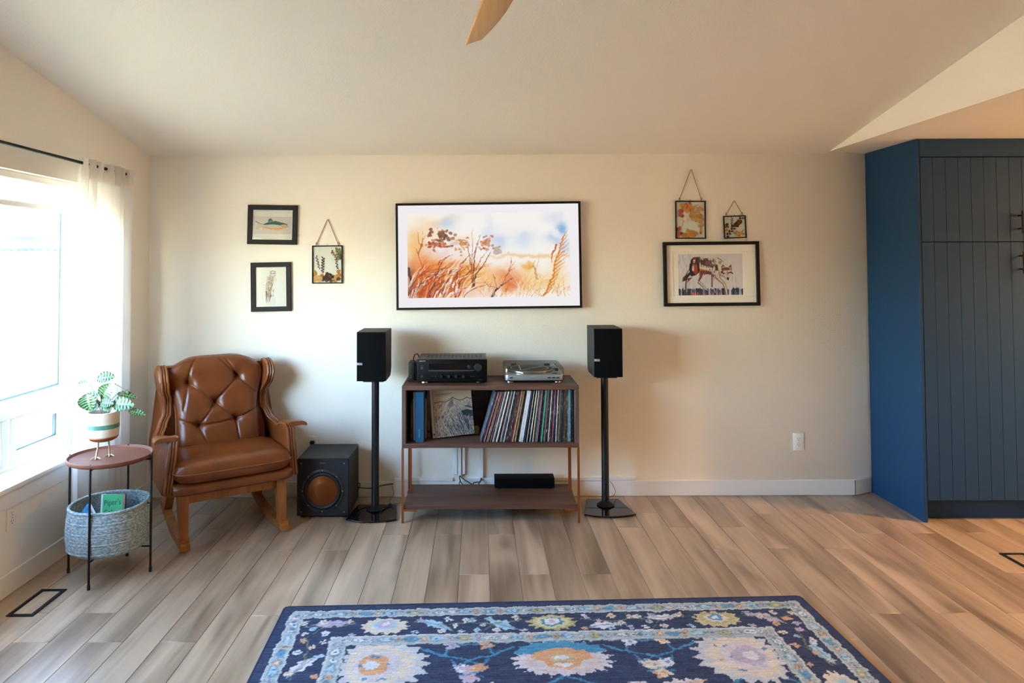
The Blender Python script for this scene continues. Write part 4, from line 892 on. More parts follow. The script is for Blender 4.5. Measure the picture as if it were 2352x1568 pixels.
# ---- low black speaker on the lower shelf
p0, p1 = on(1136, 1123, 'z', ZS), on(1275, 1124, 'z', ZS)
lw = p1[0]-p0[0]; lh = .067; ld = .105
sb = thing('centre_speaker', 'long low black speaker on the lower shelf of the media stand', 'speaker', ((p0[0]+p1[0])/2, (p0[1]+p1[1])/2+ld/2+.01, ZS))
MB().rbox(-lw/2, lw/2, -ld/2+.008, ld/2, .004, lh, .003).build('cabinet', M['blackm'], sb)
MB().rbox(-lw/2+.001, lw/2-.001, -ld/2-.002, -ld/2+.008, .006, lh-.003, .003).build('grille', mat('grille_cloth', (9,9,9), .95, spec=.1, bump=(700, .4)), sb)
for s in (-1, 1):
    for y in (-.035, .035): MB().lathe([(.010,0),(.010,.0045)], 12, (s*(lw/2-.03), y, 0)).build('foot', M['rubber'], sb)

# ================================================================== SPEAKERS
def bookshelf_speaker(label, x, yfront, z):
    w, h, d = .180, .303, .272
    t = thing('bookshelf_speaker', label, 'speaker', (x, yfront+d/2, z))
    prof = [(-d/2+.012, 0), (d/2-.055, 0), (d/2-.022, .014), (d/2, .052), (d/2, h), (-d/2+.012, h)]
    MB().prism(prof, -w/2, w/2, 'x', .002, 1).build('cabinet', M['vinylblk'], t)
    MB().rbox(-w/2+.0005, w/2-.0005, -d/2+.004, -d/2+.012, .001, h-.001, .002, 1).build('baffle', M['black'], t)
    MB().rbox(-w/2+.002, w/2-.002, -d/2, -d/2+.006, .002, h-.002, .004, 2).build('grille', M['spk_grille'], t)
    b = MB().rbox(-w/2+.0016, -w/2+.036, -d/2-.0016, -d/2+.001, .101, .115, .0006, 1).build('badge', mat('badge_silver', (196,190,188), .35, metal=.4), t)
    text('KEF', .0125, mat('badge_ink', (70,66,70), .5), b, (-w/2+.0135, -d/2-.0018, .1035), name='logo')
    MB().lathe([(.022,0),(.026,.003),(.026,.006)], 20).xf(Matrix.Translation((0, d/2, h*.6)) @ Matrix.Rotation(R(-90), 4, 'X')).build('port', M['black'], t)
    for sx_ in (-.02, .02): MB().cyl((sx_, d/2-.002, .09), (sx_, d/2+.016, .09), .006, n=10).build('terminal', M['brass'], t)
    for sx_ in (-.066, .066):
        for y in (-.10, .06): MB().lathe([(.006,0),(.006,-.003)], 10, (sx_, y, 0)).build('foot', M['rubber'], t)
    return t
M['spk_grille'] = mat('speaker_cloth', (9,10,12), .95, spec=.1, bump=(900, .5))
def speaker_stand(label, x, y, h, plate, gm_):
    t = thing('speaker_stand', label, 'speaker stand', (x, y, 0))
    MB().prism(plate, .006, .014, 'z', .002, 1).build('glass_base', gm_, t)
    for px_, py_ in (plate[0], plate[len(plate)//2], plate[-1]): MB().lathe([(.012,0),(.012,.0065)], 12, (px_*.85, py_*.85, 0)).build('foot', M['rubber'], t)
    MB().lathe([(.052,.014),(.056,.019),(.030,.036),(.0245,.040)], 28).build('collar', M['black'], t)
    MB().lathe([(.0236,.030),(.0236,h-.012)], 28).build('pole', mat('pole_black', (16,18,22), .32), t)
    MB().rbox(-.065, .065, -.085, .085, h-.012, h-.003, .002, 1).build('top_plate', M['black'], t)
    MB().lathe([(.030,h-.022),(.034,h-.014),(.034,h-.012)], 24).build('neck', M['black'], t)
    return t
def plate_outline(w, yb, yf, sag, nar):
    o = [(-w*nar, yb), (w*nar, yb)]
    for k in range(9):
        u = 1-2*k/8; o.append((w*u, yf-sag*(1-u*u)))
    return o
zl, zr_ = .838, .848
speaker_stand('black speaker stand beside the subwoofer', -.660, -.283, zl, plate_outline(.155, .09, -.165, .040, .80), M['gloss'])
bookshelf_speaker('black bookshelf speaker on the stand beside the subwoofer', -.666, -.42, zl)
speaker_stand('black speaker stand to the right of the media stand on bare floor', .804, -.225, zr_, plate_outline(.160, .125, -.155, .040, .66), M['gloss'])
bookshelf_speaker('black bookshelf speaker above the bare floor beside the turntable', .806, -.36, zr_)

# ---- subwoofer
sw_, shh, sd = .318, .362, .355
sbx = (on(676, 1190, 'z', 0)[0]+on(796, 1192, 'z', 0)[0])/2
su = thing('subwoofer', 'black subwoofer cube with a large copper cone', 'subwoofer', (sbx+.012, -.398+sd/2, 0))
MB().rbox(-sw_/2, sw_/2, -sd/2+.016, sd/2, .014, shh, .003, 1).build('cabinet', M['vinylblk'], su)
MB().rbox(-sw_/2, sw_/2, -sd/2, -sd/2+.016, .014, shh, .004, 1).build('baffle', mat('baffle_black', (30,30,32), .65, spec=.3, bump=(500, .3)), su)
for x in (-.13, .13):
    for y in (-.14, .14): MB().lathe([(.016,0),(.018,.014)], 14, (x, y, 0)).build('foot', M['rubber'], su)
yf3 = -sd/2; rz = .168
def ring(prof, name, m_, par=su):
    return MB().lathe([(r_, -d_) for r_, d_ in prof], 56, cap0=False, cap1=False).xf(Matrix.Translation((0, yf3, rz)) @ Matrix.Rotation(R(-90), 4, 'X') @ Matrix.Scale(-1, 4, (0,0,1))).build(name, m_, par)
def disc(prof, name, m_, par=su, n=56):
    return MB().lathe([(r_, z_) for r_, z_ in prof], n).xf(Matrix.Translation((0, yf3, rz)) @ Matrix.Rotation(R(90), 4, 'X')).build(name, m_, par)
disc([(.132,-.002),(.132,.003),(.128,.006),(.116,.0065),(.112,.001)], 'basket_rim', mat('rim_dark', (30,30,32), .45))
disc([(.114,.000),(.110,.010),(.102,.014),(.094,.010),(.090,.002)], 'surround', M['rubber'])
cone = disc([(.093,.003),(.088,.0045),(.058,.0062),(.055,.0075),(.030,.0095),(.001,.0105)], 'cone', mat('copper_cone', (126,68,32), .36, metal=.8))
for k in range(8):
    a = k*math.pi/4+math.pi/2; MB().lathe([(.0001,.0085),(.0036,.0075),(.0036,.005)], 10).xf(Matrix.Translation((.123*math.cos(a), yf3, rz+.123*math.sin(a))) @ Matrix.Rotation(R(90), 4, 'X')).build('screw', M['brass'], su)
for x in (-.132, .132):
    for z in (.04, .335): MB().lathe([(.0045,.0),(.0045,.004),(.002,.004)], 10).xf(Matrix.Translation((x, yf3, z)) @ Matrix.Rotation(R(90), 4, 'X')).build('grille_peg', M['brass'], su)
text('Klipsch', .0115, mat('copper_print', (196,120,56), .4, metal=.5), su, (0, yf3-.0008, .331), name='logo', align='CENTER')

# ================================================================== ROCKING CHAIR  (local: front is -y)
rc_ = thing('rocking_chair', 'cognac leather wingback rocking chair with button-tufted back', 'chair', (-1.556, -.468, 0), R(33))
CX = .95; BX = .93                                            # lateral proportion
LE, LT, OK = M['leather'], M['leatherd'], M['oak']
def rock_z(y): return (y+.10)**2/(2*1.45)
for s in (-1, 1):
    x = s*.285*CX
    ys = np.linspace(-.335, .34, 18); m = MB(); vs = []; fs = []
    for y in ys:
        z = rock_z(y); hgt = .040 if y < .3 else .040-.012*(y-.3)/.07
        for dx, dz in ((-.022, 0), (.022, 0), (.022, hgt), (-.022, hgt)): vs.append((x+dx, y, z+dz))
    for i in range(len(ys)-1):
        for k in range(4): fs.append((4*i+k, 4*i+(k+1) % 4, 4*i+4+(k+1) % 4, 4*i+4+k))
    fs += [(3,2,1,0), tuple(4*(len(ys)-1)+k for k in range(4))]
    rk = m.add(vs, fs).build('rocker', OK, rc_)
    MB().prism([(-.355, .012), (-.345, rock_z(-.345)+.0), (-.26, rock_z(-.26)), (-.26, .062), (-.30, .066), (-.352, .040)], x-.026, x+.026, 'x', .004, 1).build('rocker_toe', OK, rk)
    # front leg, slightly tapered and raked
    MB().add([(x-.030,-.285,.31),(x+.030,-.285,.31),(x+.030,-.225,.31),(x-.030,-.225,.31),(x-.021,-.312,.05),(x+.021,-.312,.05),(x+.021,-.268,.05),(x-.021,-.268,.05)], [(0,1,2,3),(7,6,5,4),(0,4,5,1),(1,5,6,2),(2,6,7,3),(3,7,4,0)]).build('leg', OK, rc_)
    # curved rear leg
    pts = [(x, .10, .31), (x, .115, .25), (x, .16, .17), (x, .215, .10), (x, .25, .062)]
    MB().tube(pts, [.036,.034,.032,.032,.034], 4, sq=True).build('leg', OK, rc_)
MB().rbox(-.27*CX, .27*CX, -.262, -.238, .235, .30, .005).build('front_apron', OK, rc_)
MB().rbox(-.30*CX, .30*CX, -.25, .18, .275, .30, .006).build('seat_base', OK, rc_)
# upholstered rail below the cushion: rolled front
m = MB()
def rail(u, v):
    x = (-.345+.69*v)*CX; a = u*2*math.pi; ye, ze = math.cos(a), math.sin(a)
    e = .35; sy_ = math.copysign(abs(ye)**e, ye); sz_ = math.copysign(abs(ze)**.6, ze); k = 1-.10*max(0, abs(2*v-1)-.88)/.12
    return (x, -.085+.255*sy_*k, .325+.040*sz_*k)
m.grid(rail, 40, 24, cu=True)
nv_ = len(m.v); m.f += [tuple(range(39, -1, -1)), tuple(23*40+k for k in range(40))]
m.build('seat_rail', LE, rc_)
# seat cushion: plump, creased, with piping
def cush(hx, y0, y1, z0, z1, bul, seed, name, m_):
    nx, ny = 46, 40; g = np.random.default_rng(seed); vs = []; fs = []
    wr = [(g.uniform(-hx, hx), g.uniform(y0, y1), g.uniform(0, 3.14), g.uniform(.05, .16), g.uniform(.002, .0045)) for _ in range(18)]
    def out(u, v):
        e = 7; r = (abs(u)**e+abs(v)**e)**(1/e); return r
    for side in (1, -1):
        for j in range(ny):
            for i in range(nx):
                u, v = -1+2*i/(nx-1), -1+2*j/(ny-1)
                k = max(abs(u), abs(v)); r = out(u, v); sc_ = k/r if r > 0 else 1; U, V = u*sc_, v*sc_
                x = hx*U; y = (y0+y1)/2+(y1-y0)/2*V
                edge = 1-k**10; h = (z1-z0)/2*(edge**.45 if edge > 0 else 0)
                z = (z0+z1)/2+side*h
                if side > 0:
                    z += bul*max(0, (1-U*U)*(1-V*V))**.7
                    for wx, wy, wa, wl, wd in wr:
                        dx, dy = x-wx, y-wy; a = dx*math.cos(wa)+dy*math.sin(wa); b = -dx*math.sin(wa)+dy*math.cos(wa); z -= wd*math.exp(-(b/.006)**2-(a/wl)**2)*edge
                vs.append((x, y, z))
    n = nx*ny
    for j in range(ny-1):
        for i in range(nx-1):
            a = j*nx+i; fs.append((a, a+1, a+nx+1, a+nx)); fs.append((n+a, n+a+nx, n+a+nx+1, n+a+1))
    o = MB().add(vs, fs)
    bm = bmesh.new(); me = bpy.data.meshes.new('t'); me.from_pydata(o.v, [], o.f); bm.from_mesh(me); bmesh.ops.remove_doubles(bm, verts=list(bm.verts), dist=.0006); q = MB().bm(bm); bpy.data.meshes.remove(me)
    ob = q.build(name, m_, rc_, angle=70)
    pp = []
    for k in range(64):
        a = 2*math.pi*k/64; c_, s_ = math.cos(a), math.sin(a); e = 7; rr = (abs(c_)**e+abs(s_)**e)**(-1/e); pp.append((hx*c_*rr*1.002, (y0+y1)/2+(y1-y0)/2*s_*rr*1.002, (z0+z1)/2+.004))
    MB().tube(pp, .0042, 6, closed=True).build('piping', LT, ob)
    return ob
cush(.345*CX, -.362, .135, .352, .470, .014, 3, 'seat_cushion', LE)
# tufted back cushion
BT5 = [(.71,.76), (.20,.73), (.46,.51), (.70,.31), (.25,.28)]
SEG = [((.20,.73),(.46,.51)), ((.46,.51),(.71,.76)), ((.46,.51),(.70,.31)), ((.46,.51),(.25,.28)), ((.25,.28),(.70,.31)), ((.71,.76),(.50,1.02)), ((.71,.76),(.58,1.02)), ((.20,.73),(.25,1.02)), ((.71,.76),(.96,.55)), ((.70,.31),(.98,.40)), ((.25,.28),(.0,.36)), ((.70,.31),(.72,.02)), ((.20,.73),(.08,.46)), ((.25,.28),(.36,.05))]
BZ0, BZ1 = .425, .985
def half_w(v):
    return BX*(.258+.058*math.exp(-((v-.80)/.22)**2)+.012*math.exp(-((v-.0)/.2)**2))
def back_pt(u, v, front=True):
    hw = half_w(v); top = max(0, (v-.86)/.14); U = (u-.5)*2
    hwv = hw*(1-.20*top**3)
    x = U*hwv; z = BZ0+(BZ1-BZ0)*v - .040*(abs(U)**5)*max(0, (v-.80)/.20)
    yb = .055+.165*v                                                      # recline
    edge = (1-abs(U)**5)*(1-max(0, (v-.5)*2)**9)*(1-max(0, (.5-v)*2)**12); edge = max(edge, 0)
    d = .012+.082*edge**.45
    w_ = .62
    if front:
        for bu, bv in BT5:
            dx, dz = (u-bu)*2*hw, (v-bv)*(BZ1-BZ0); r2 = dx*dx+dz*dz; d -= .024*math.exp(-r2/.0011)+.008*math.exp(-r2/.0050)
        for (a0, a1), (c0, c1) in SEG:
            ax, az, cx_, cz = a0*2*hw, a1*.575, c0*2*hw, c1*.575; px, pz = u*2*hw, v*.575
            L2 = (cx_-ax)**2+(cz-az)**2; t_ = min(max(((px-ax)*(cx_-ax)+(pz-az)*(cz-az))/L2, 0), 1); r_ = math.hypot(px-ax-t_*(cx_-ax), pz-az-t_*(cz-az)); d -= .013*math.exp(-(r_/.0055)**2)*(1-.55*t_)+.003*math.exp(-(r_/.018)**2)*(1-.5*t_)
        return (x, yb-d+.05, z)
    return (x, yb+.05, z)
nu, nv2 = 90, 96; m = MB()
m.grid(lambda u, v: back_pt(u, v), nu, nv2); m.grid(lambda u, v: back_pt(1-u, v, False), nu, nv2)
n = nu*nv2; bd = []
for i in range(nu-1):
    m.f.append((i, n+nu-1-i, n+nu-2-i, i+1)[::-1]); a = (nv2-1)*nu+i; b = n+(nv2-1)*nu+nu-1-i; m.f.append((a, b, b-1, a+1))
for j in range(nv2-1):
    a = j*nu; b = n+j*nu+nu-1; m.f.append((a, b, b+nu, a+nu)); a = j*nu+nu-1; b = n+j*nu; m.f.append((a, b, b+nu, a+nu)[::-1])
bc = m.build('backrest', LE, rc_, angle=75)
for bu, bv in BT5:
    p = back_pt(bu, bv); MB().lathe([(.0005,.011),(.007,.009),(.0115,.004),(.012,-.004)], 18).xf(Matrix.Translation((p[0], p[1]-.001, p[2])) @ Matrix.Rotation(R(90), 4, 'X')).build('button', LT, bc)
ed = [(0, v) for v in np.linspace(.04, .93, 26)]+[(u, .985) for u in np.linspace(.05, .95, 24)]+[(1, v) for v in np.linspace(.93, .04, 26)]
MB().tube([(back_pt(u, v)[0], back_pt(u, v)[1]+.004, back_pt(u, v)[2]) for u, v in ed], .0042, 6).build('piping', LT, bc)
# wings and arms: one shaped side panel each, with rolled double-piped rim
side = [(-.265,.300),(-.280,.580),(-.272,.604),(-.235,.604),(-.16,.592),(-.07,.566),(.00,.550),(.075,.556),(.130,.590),(.165,.650),(.170,.715),(.145,.770),(.105,.825),(.098,.870),(.125,.915),(.170,.936),(.222,.940),(.268,.922),(.288,.885),(.282,.80),(.258,.62),(.226,.45),(.195,.300)]
def sm_curve(pts, n=3):
    P = [Vector((0, a, b)) for a, b in pts]; o = []
    for i in range(len(P)-1):
        p0, p1, p2, p3 = P[max(i-1, 0)], P[i], P[i+1], P[min(i+2, len(P)-1)]
        for k in range(n):
            t_ = k/n; q = .5*((2*p1)+(p2-p0)*t_+(2*p0-5*p1+4*p2-p3)*t_*t_+(3*p1-p0-3*p2+p3)*t_**3); o.append((q.y, q.z))
    o.append(pts[-1]); return o
so = side[:3]+sm_curve(side[3:], 3)
def flare(z):                                       # x of the panel's middle: wide at the arms, nipped at the waist, eared at the top
    ks = [(.0,.353),(.54,.353),(.60,.318),(.66,.290),(.74,.290),(.82,.312),(.88,.320),(1.1,.318)]
    for (z0_, a0), (z1_, a1) in zip(ks, ks[1:]):
        if z <= z1_: t_ = (z-z0_)/(z1_-z0_); t_ = t_*t_*(3-2*t_); return a0+(a1-a0)*t_
    return ks[-1][1]
for s in (-1, 1):
    bm_ = MB().prism(so, -.028, .028, 'x', .014, 3)
    bm_.v = [(s*(flare(z)+x), y, z) for x, y, z in bm_.v]
    if s < 0: bm_.f = [f[::-1] for f in bm_.f]
    sp = bm_.build('wing_and_arm', LE, rc_, angle=60)
    rim = so[2:-6]
    for off in (-.020, -.004, .012):
        MB().tube([(s*(flare(z)+off), y, z) for y, z in [(a-.0, b+.0) for a, b in so[0:1]+so[1:2]+[(p[0], p[1]) for p in so[2:-8]]]], .0085 if off != -.004 else .0065, 8).build('rolled_rim', LT, sp)
    # arm pad curling outwards at the front
    ap = MB(); 
    def pad(u, v):
        a = u*2*math.pi; L_ = v; y = -.292+.24*L_; w_ = .058-.022*L_; zt = .607-.040*max(0, L_-.1)
        return (s*(.385*CX+w_*math.copysign(abs(math.cos(a))**.6, math.cos(a))), y, zt+.013*math.copysign(abs(math.sin(a))**.6, math.sin(a))-(.014*max(0, math.cos(a))**2))
    ap.grid(pad, 20, 10, cu=True); ap.f += [tuple(range(19, -1, -1)), tuple(180+k for k in range(20))]
    if s < 0: ap.f = [f[::-1] for f in ap.f]
    ap.build('arm_pad', LT, rc_)
MB().prism([(.135,.30),(.20,.30),(.285,.90),(.27,.935),(.215,.93)], -.30, .30, 'x', .01, 2).build('back_shell', LE, rc_)

# ================================================================== SIDE TABLE WITH BASKET
LF = [(-1.879,-1.324), (-2.088,-1.136), (-1.892,-.936), (-1.678,-1.124)]
tcx = sum(p[0] for p in LF)/4; tcy = sum(p[1] for p in LF)/4
st = thing('side_table', 'round brown tray side table on four black metal legs', 'side table', (tcx, tcy, 0))
TZ = .585
for px, py in LF:
    x, y = px-tcx, py-tcy
    lg = MB().lathe([(.0055,.012),(.0055,TZ+.006),(.003,TZ+.010)], 12, (x, y, 0)).build('leg', M['black'], st)
    MB().lathe([(.0072,0),(.0076,.02),(.006,.026)], 12, (x, y, 0)).build('rubber_tip', M['rubber'], lg)
    r_ = math.hypot(x, y); ux, uy = x/r_, y/r_
    MB().tube([(x, y, TZ-.018), (x-ux*.05, y-uy*.05, TZ-.018)], .0045, 8).build('bracket', M['black'], lg)
    MB().tube([(x, y, .128), (x-ux*.05, y-uy*.05, .128)], .004, 8).build('bracket', M['black'], lg)
    MB().tube([(x, y, .345), (x-ux*.02, y-uy*.02, .345)], .004, 8).build('bracket', M['black'], lg)
tray = wood('tray_brown', (98,50,30), (126,70,44), 'x', .6, .8)
MB().lathe([(.001,TZ-.016),(.185,TZ-.016),(.197,TZ-.010),(.201,TZ),(.199,TZ+.008),(.193,TZ+.009),(.189,TZ+.002),(.184,TZ-.002),(.001,TZ-.002)], 72).build('tray_top', tray, st)
bk_m = bpy.data.materials.new('heathered_rope'); bk_m.use_nodes = True
nt_ = bk_m.node_tree; b_ = nt_.nodes['Principled BSDF']; b_.inputs['Roughness'].default_value = .95
tc_ = nt_.nodes.new('ShaderNodeTexCoord'); mp = nt_.nodes.new('ShaderNodeMapping'); mp.inputs['Scale'].default_value = (46, 46, 110); nz = nt_.nodes.new('ShaderNodeTexNoise'); nz.inputs['Scale'].default_value = 1.6; nz.inputs['Detail'].default_value = 6
rp = nt_.nodes.new('ShaderNodeValToRGB'); e = rp.color_ramp.elements; e[0].position = .36; e[0].color = rgba((112,122,124)); e[1].position = .66; e[1].color = rgba((176,188,186))
nt_.links.new(tc_.outputs['Object'], mp.inputs[0]); nt_.links.new(mp.outputs[0], nz.inputs[0]); nt_.links.new(nz.outputs[0], rp.inputs[0]); nt_.links.new(rp.outputs[0], b_.inputs['Base Color'])
bp = nt_.nodes.new('ShaderNodeBump'); bp.inputs['Strength'].default_value = .6; bp.inputs['Distance'].default_value = .003; nt_.links.new(nz.outputs[0], bp.inputs['Height']); nt_.links.new(bp.outputs[0], b_.inputs['Normal'])
bs = thing('fabric_basket', 'grey-blue woven rope basket hanging under the tray table', 'basket', (tcx, tcy, .128))
def brad(a, z):
    k = .5+.5*math.cos(4*a-math.pi*0)                    # squeezed slightly at the legs
    return .188+.010*math.sin(z/.22*math.pi)-.006*k
q4 = math.atan2(LF[0][1]-tcy, LF[0][0]-tcx)
prof = [(0.0, .004), (.10, .002), (.165, .006), (.183, .022)]
m = MB(); n = 96; rows = 30; vs = []
def bwall(k, z, inset): a = 2*math.pi*k/n; r_ = brad(a-q4, z)-inset+.0014*math.sin(z*520); return (r_*math.cos(a), r_*math.sin(a), z)
for i in range(rows): vs += [bwall(k, .02+.20*i/(rows-1), 0) for k in range(n)]
for i in range(rows): vs += [bwall(k, .22-.205*i/(rows-1), .009) for k in range(n)]
fs = [(i*n+k, i*n+(k+1) % n, (i+1)*n+(k+1) % n, (i+1)*n+k) for i in range(2*rows-1) for k in range(n)]; fs.append(tuple((2*rows-1)*n+k for k in range(n)))
bot = len(vs); vs += [(.165*math.cos(2*math.pi*k/n), .165*math.sin(2*math.pi*k/n), .004) for k in range(n)]
fs += [(bot+k, bot+(k+1) % n, (k+1) % n, k) for k in range(n)]; fs.append(tuple(bot+k for k in range(n-1, -1, -1)))
m.add(vs, fs).build('woven_wall', bk_m, bs)
MB().tube([bwall(k, .2225, .0045) for k in range(n)], .0082, 10, closed=True).build('rim', bk_m, bs)
# things in the basket
pg_ = on(255, 1175, 'y', tcy+.06)
gb = thing('notebook', 'green notebook with handwritten name standing in the basket', 'notebook', (pg_[0]+.005, tcy+.06, .15), (R(-8), R(-4), R(-14)))
MB().rbox(-.066, .066, -.012, -.0105, 0, .215, .001, 1).build('front_cover', mat('green_card', (70,170,110), .7, bump=(200, .2)), gb)
MB().rbox(-.066, .066, .0105, .012, 0, .215, .001, 1).build('back_cover', mat('dark_card', (40,44,60), .7), gb)
MB().box(-.064, .062, -.0105, .0105, .003, .212).build('pages', M['paper'], gb)
MB().rbox(-.0685, -.058, -.0126, .0126, 0, .214, .001, 1).build('spine_tape', mat('white_tape', (206,206,198), .6), gb)
pen = mat('marker', (24,84,56), .7)
text("Piper's", .040, pen, gb, (-.048, -.0126, .150), (R(90), R(-5), 0), name='handwriting'); text('Color', .036, pen, gb, (-.046, -.0126, .105), (R(90), R(-5), 0), name='handwriting')
pb2 = on(182, 1180, 'y', tcy-.07)
bb = thing('picture_book', 'blue picture book standing cornerwise in the basket', 'book', (pb2[0]+.035, tcy-.065, .265), (R(-6), R(42), R(-30)))
MB().rbox(-.065, .065, -.008, -.006, -.065, .080, .001, 1).build('front_cover', mat('picture_cover', (60,120,160), .4, var=(30, .6)), bb)
MB().rbox(-.065, .065, .006, .008, -.065, .080, .001, 1).build('back_cover', mat('picture_cover_back', (150,158,170), .5), bb)
MB().box(-.063, .063, -.006, .006, -.063, .078).build('pages', M['paper'], bb)

# ================================================================== POTTED PLANT ON BIRD LEGS
fc = (on(221, 1053, 'z', TZ), on(252, 1046, 'z', TZ)); pc = (fc[0]+fc[1])/2
po = thing('planter', 'striped cream planter standing on golden bird legs', 'planter', (pc[0], pc[1], TZ-.002))
zb0 = .082; ph = .150; pr_ = .074
cream = mat('glazed_cream', (222,210,186), .35); 
def pot_r(z): t_ = (z-zb0)/ph; return pr_*(.92+.08*min(1, t_/.5)) if t_ > .16 else pr_*(.92)*math.sqrt(max(0, 1-((.16-t_)/.17)**2))
def shell(za, zc, name, m_, par, n=14): return MB().lathe([(max(pot_r(z), .002), z) for z in np.linspace(za, zc, n)], 48, cap0=False, cap1=False).build(name, m_, par)
shell(zb0-.0005, zb0+.024, 'copper_base', mat('bronze_glaze', (150,96,42), .25, metal=.5), po)
shell(zb0+.024, zb0+.030, 'clay_line', mat('terracotta', (176,106,70), .6), po, 3)
shell(zb0+.030, zb0+.070, 'lower_band', cream, po); shell(zb0+.070, zb0+.092, 'green_stripe', mat('green_glaze', (84,140,118), .35, var=(30, .3)), po, 5); shell(zb0+.092, zb0+ph, 'upper_band', cream, po)
MB().lathe([(pr_, zb0+ph), (pr_-.002, zb0+ph+.002), (pr_-.006, zb0+ph), (pr_-.008, zb0+.11), (pr_-.008, zb0+.105)], 48, cap0=False, cap1=False).build('inner_wall', mat('white_glaze', (226,226,226), .3), po)
MB().lathe([(.001, zb0+.128), (pr_-.007, zb0+.126)], 40, cap0=False, cap1=False).build('soil', mat('potting_soil', (70,46,34), .95, bump=(120, 1)), po)
gold = mat('antique_gold', (206,190,148), .35, metal=.6)
for f, kx in ((fc[0], -.012), (fc[1], .012)):
    bx_, by_ = f[0]-pc[0], f[1]-pc[1]
    lg = MB().tube([(bx_*.75, by_*.75, zb0+.004), (bx_*.85+.002, by_*.85, .05), (bx_*.95, by_*.95, .022), (bx_, by_, .008)], [.0058,.0045,.0052,.0065], 10).build('leg', gold, po)
    for k, a in enumerate((-150, -95, -40, 95)):
        L_ = .026 if k < 3 else .014; dx, dy = math.cos(R(a+25)), math.sin(R(a+25)); MB().tube([(bx_, by_, .007), (bx_+dx*L_*.5, by_+dy*L_*.5, .008), (bx_+dx*L_, by_+dy*L_, .003)], [.005,.0042,.002], 8).build('toe', gold, lg)
# leaves
pl_ = thing('calathea_plant', 'patterned green calathea growing in the striped planter', 'plant', (pc[0], pc[1], TZ+zb0+.118))
def leaf_mesh(L_, Wd, cup, droop, name='leaf', seed=0):
    nx, ny = 13, 30; co = []; cl_ = []; q = random.Random(seed)
    for j in range(ny):
        t_ = j/(ny-1); wv = 1.35*Wd*(math.sin(math.pi*min(1, t_**.85))**.75 if 0 < t_ < 1 else 0)
        for i in range(nx):
            u = -1+2*i/(nx-1); x = u*wv; y = t_*L_; z = cup*abs(u)**1.5*wv-droop*t_*t_*L_+.0015*math.sin(t_*40)*abs(u)
            co.append((x, y, z)); ph_ = (t_*7.5-abs(u)*1.1) % 1; edge = abs(u) > .86
            c_ = (112,146,84) if ph_ < .46 else (22,50,30)
            if abs(u) < .08: c_ = (130,160,96)
            if edge: c_ = (24,52,32)
            cl_.append(c_)
    me = bpy.data.meshes.new(name); me.from_pydata(co, [], [(j*nx+i, j*nx+i+1, (j+1)*nx+i+1, (j+1)*nx+i) for j in range(ny-1) for i in range(nx-1)])
    at = me.color_attributes.new('Col', 'FLOAT_COLOR', 'POINT'); c4 = np.ones((len(co), 4), np.float32); c4[:, :3] = lin(np.array(cl_)); at.data.foreach_set('color', c4.ravel())
    me.polygons.foreach_set('use_smooth', [True]*len(me.polygons)); me.materials.append(M['leafp']); return me
M['leafp'] = paint('leaf_pattern', .35)
stm = mat('leaf_stem', (140,110,84), .6)
def px_leaf(u0, v0, u1, v1, dy, wd, cup=.25, droop=.12, face=(0, -1, .35), seed=0):
    """leaf from base pixel to tip pixel, at depth offset dy from the pot"""
    A = on(u0, v0, 'y', pc[1]+dy); B = on(u1, v1, 'y', pc[1]+dy*1.25-.01); A = Vector(A)-pl_.location; B = Vector(B)-pl_.location
    Y = (B-A); L_ = Y.length; Y.normalize(); N = Vector(face).normalized(); X = Y.cross(N).normalized(); N = X.cross(Y)
    o = bpy.data.objects.new('leaf', leaf_mesh(L_, wd, cup, droop, seed=seed)); C.objects.link(o); o.parent = pl_
    mt = Matrix.Identity(4)
    for i in range(3): mt[i][0] = X[i]; mt[i][1] = Y[i]; mt[i][2] = N[i]; mt[i][3] = A[i]
    o.matrix_local = mt
    bx_ = rnd.uniform(-.02, .02); by_ = rnd.uniform(-.02, .02); mid = Vector((bx_+(A.x-bx_)*.45, by_+(A.y-by_)*.3, A.z*.6+.01)); st_ = MB().tube([(bx_, by_, 0), mid, A], [.0022,.0018,.0013], 6)
    st_.build('stem', stm, pl_)
Z = 7.467
def pz(x, y): return 160+x/Z, 850+y/Z
for a, b, dy, wd, cup, dr, fc_ in [((325,205),(60,310), .02,.021,.3,.1,(0,-.6,.8)), ((470,150),(765,90), .03,.024,.3,.15,(0,-.8,.6)), ((560,490),(690,230), .0,.030,.2,.1,(0,-1,.3)), ((300,400),(330,700), -.04,.035,.25,.2,(-.1,-1,.5)), ((520,440),(140,450), .0,.020,.3,.25,(0,-.7,.7)),
    ((730,570),(1085,590), -.02,.027,.2,.12,(.1,-1,.4)), ((820,400),(1145,440), .03,.016,.3,.2,(0,-.6,.8)), ((520,560),(725,560), -.03,.021,.2,.2,(0,-1,.5)), ((1010,690),(1285,750), .0,.014,.3,.2,(0,-.8,.6)), ((560,640),(690,630), -.03,.016,.2,.2,(0,-1,.3)), ((420,500),(430,690), -.02,.022,.2,.1,(.3,-1,.3)), ((950,350),(1000,395), .03,.010,.2,.1,(0,-1,.5)), ((470,560),(380,690), -.03,.018,.2,.1,(-.2,-1,.3))]:
    px_leaf(*pz(*a), *pz(*b), dy, wd, cup, dr, fc_, seed=int(a[0]))
A = [Vector(on(*pz(*p), 'y', pc[1]+.03))-pl_.location for p in ((960,350),(880,290),(790,245),(775,225))]
MB().tube([(.01,.0,0), (.03,.01,.05)]+A, [.0022,.002,.0018,.0016,.0016,.003], 6).build('stem', stm, pl_)

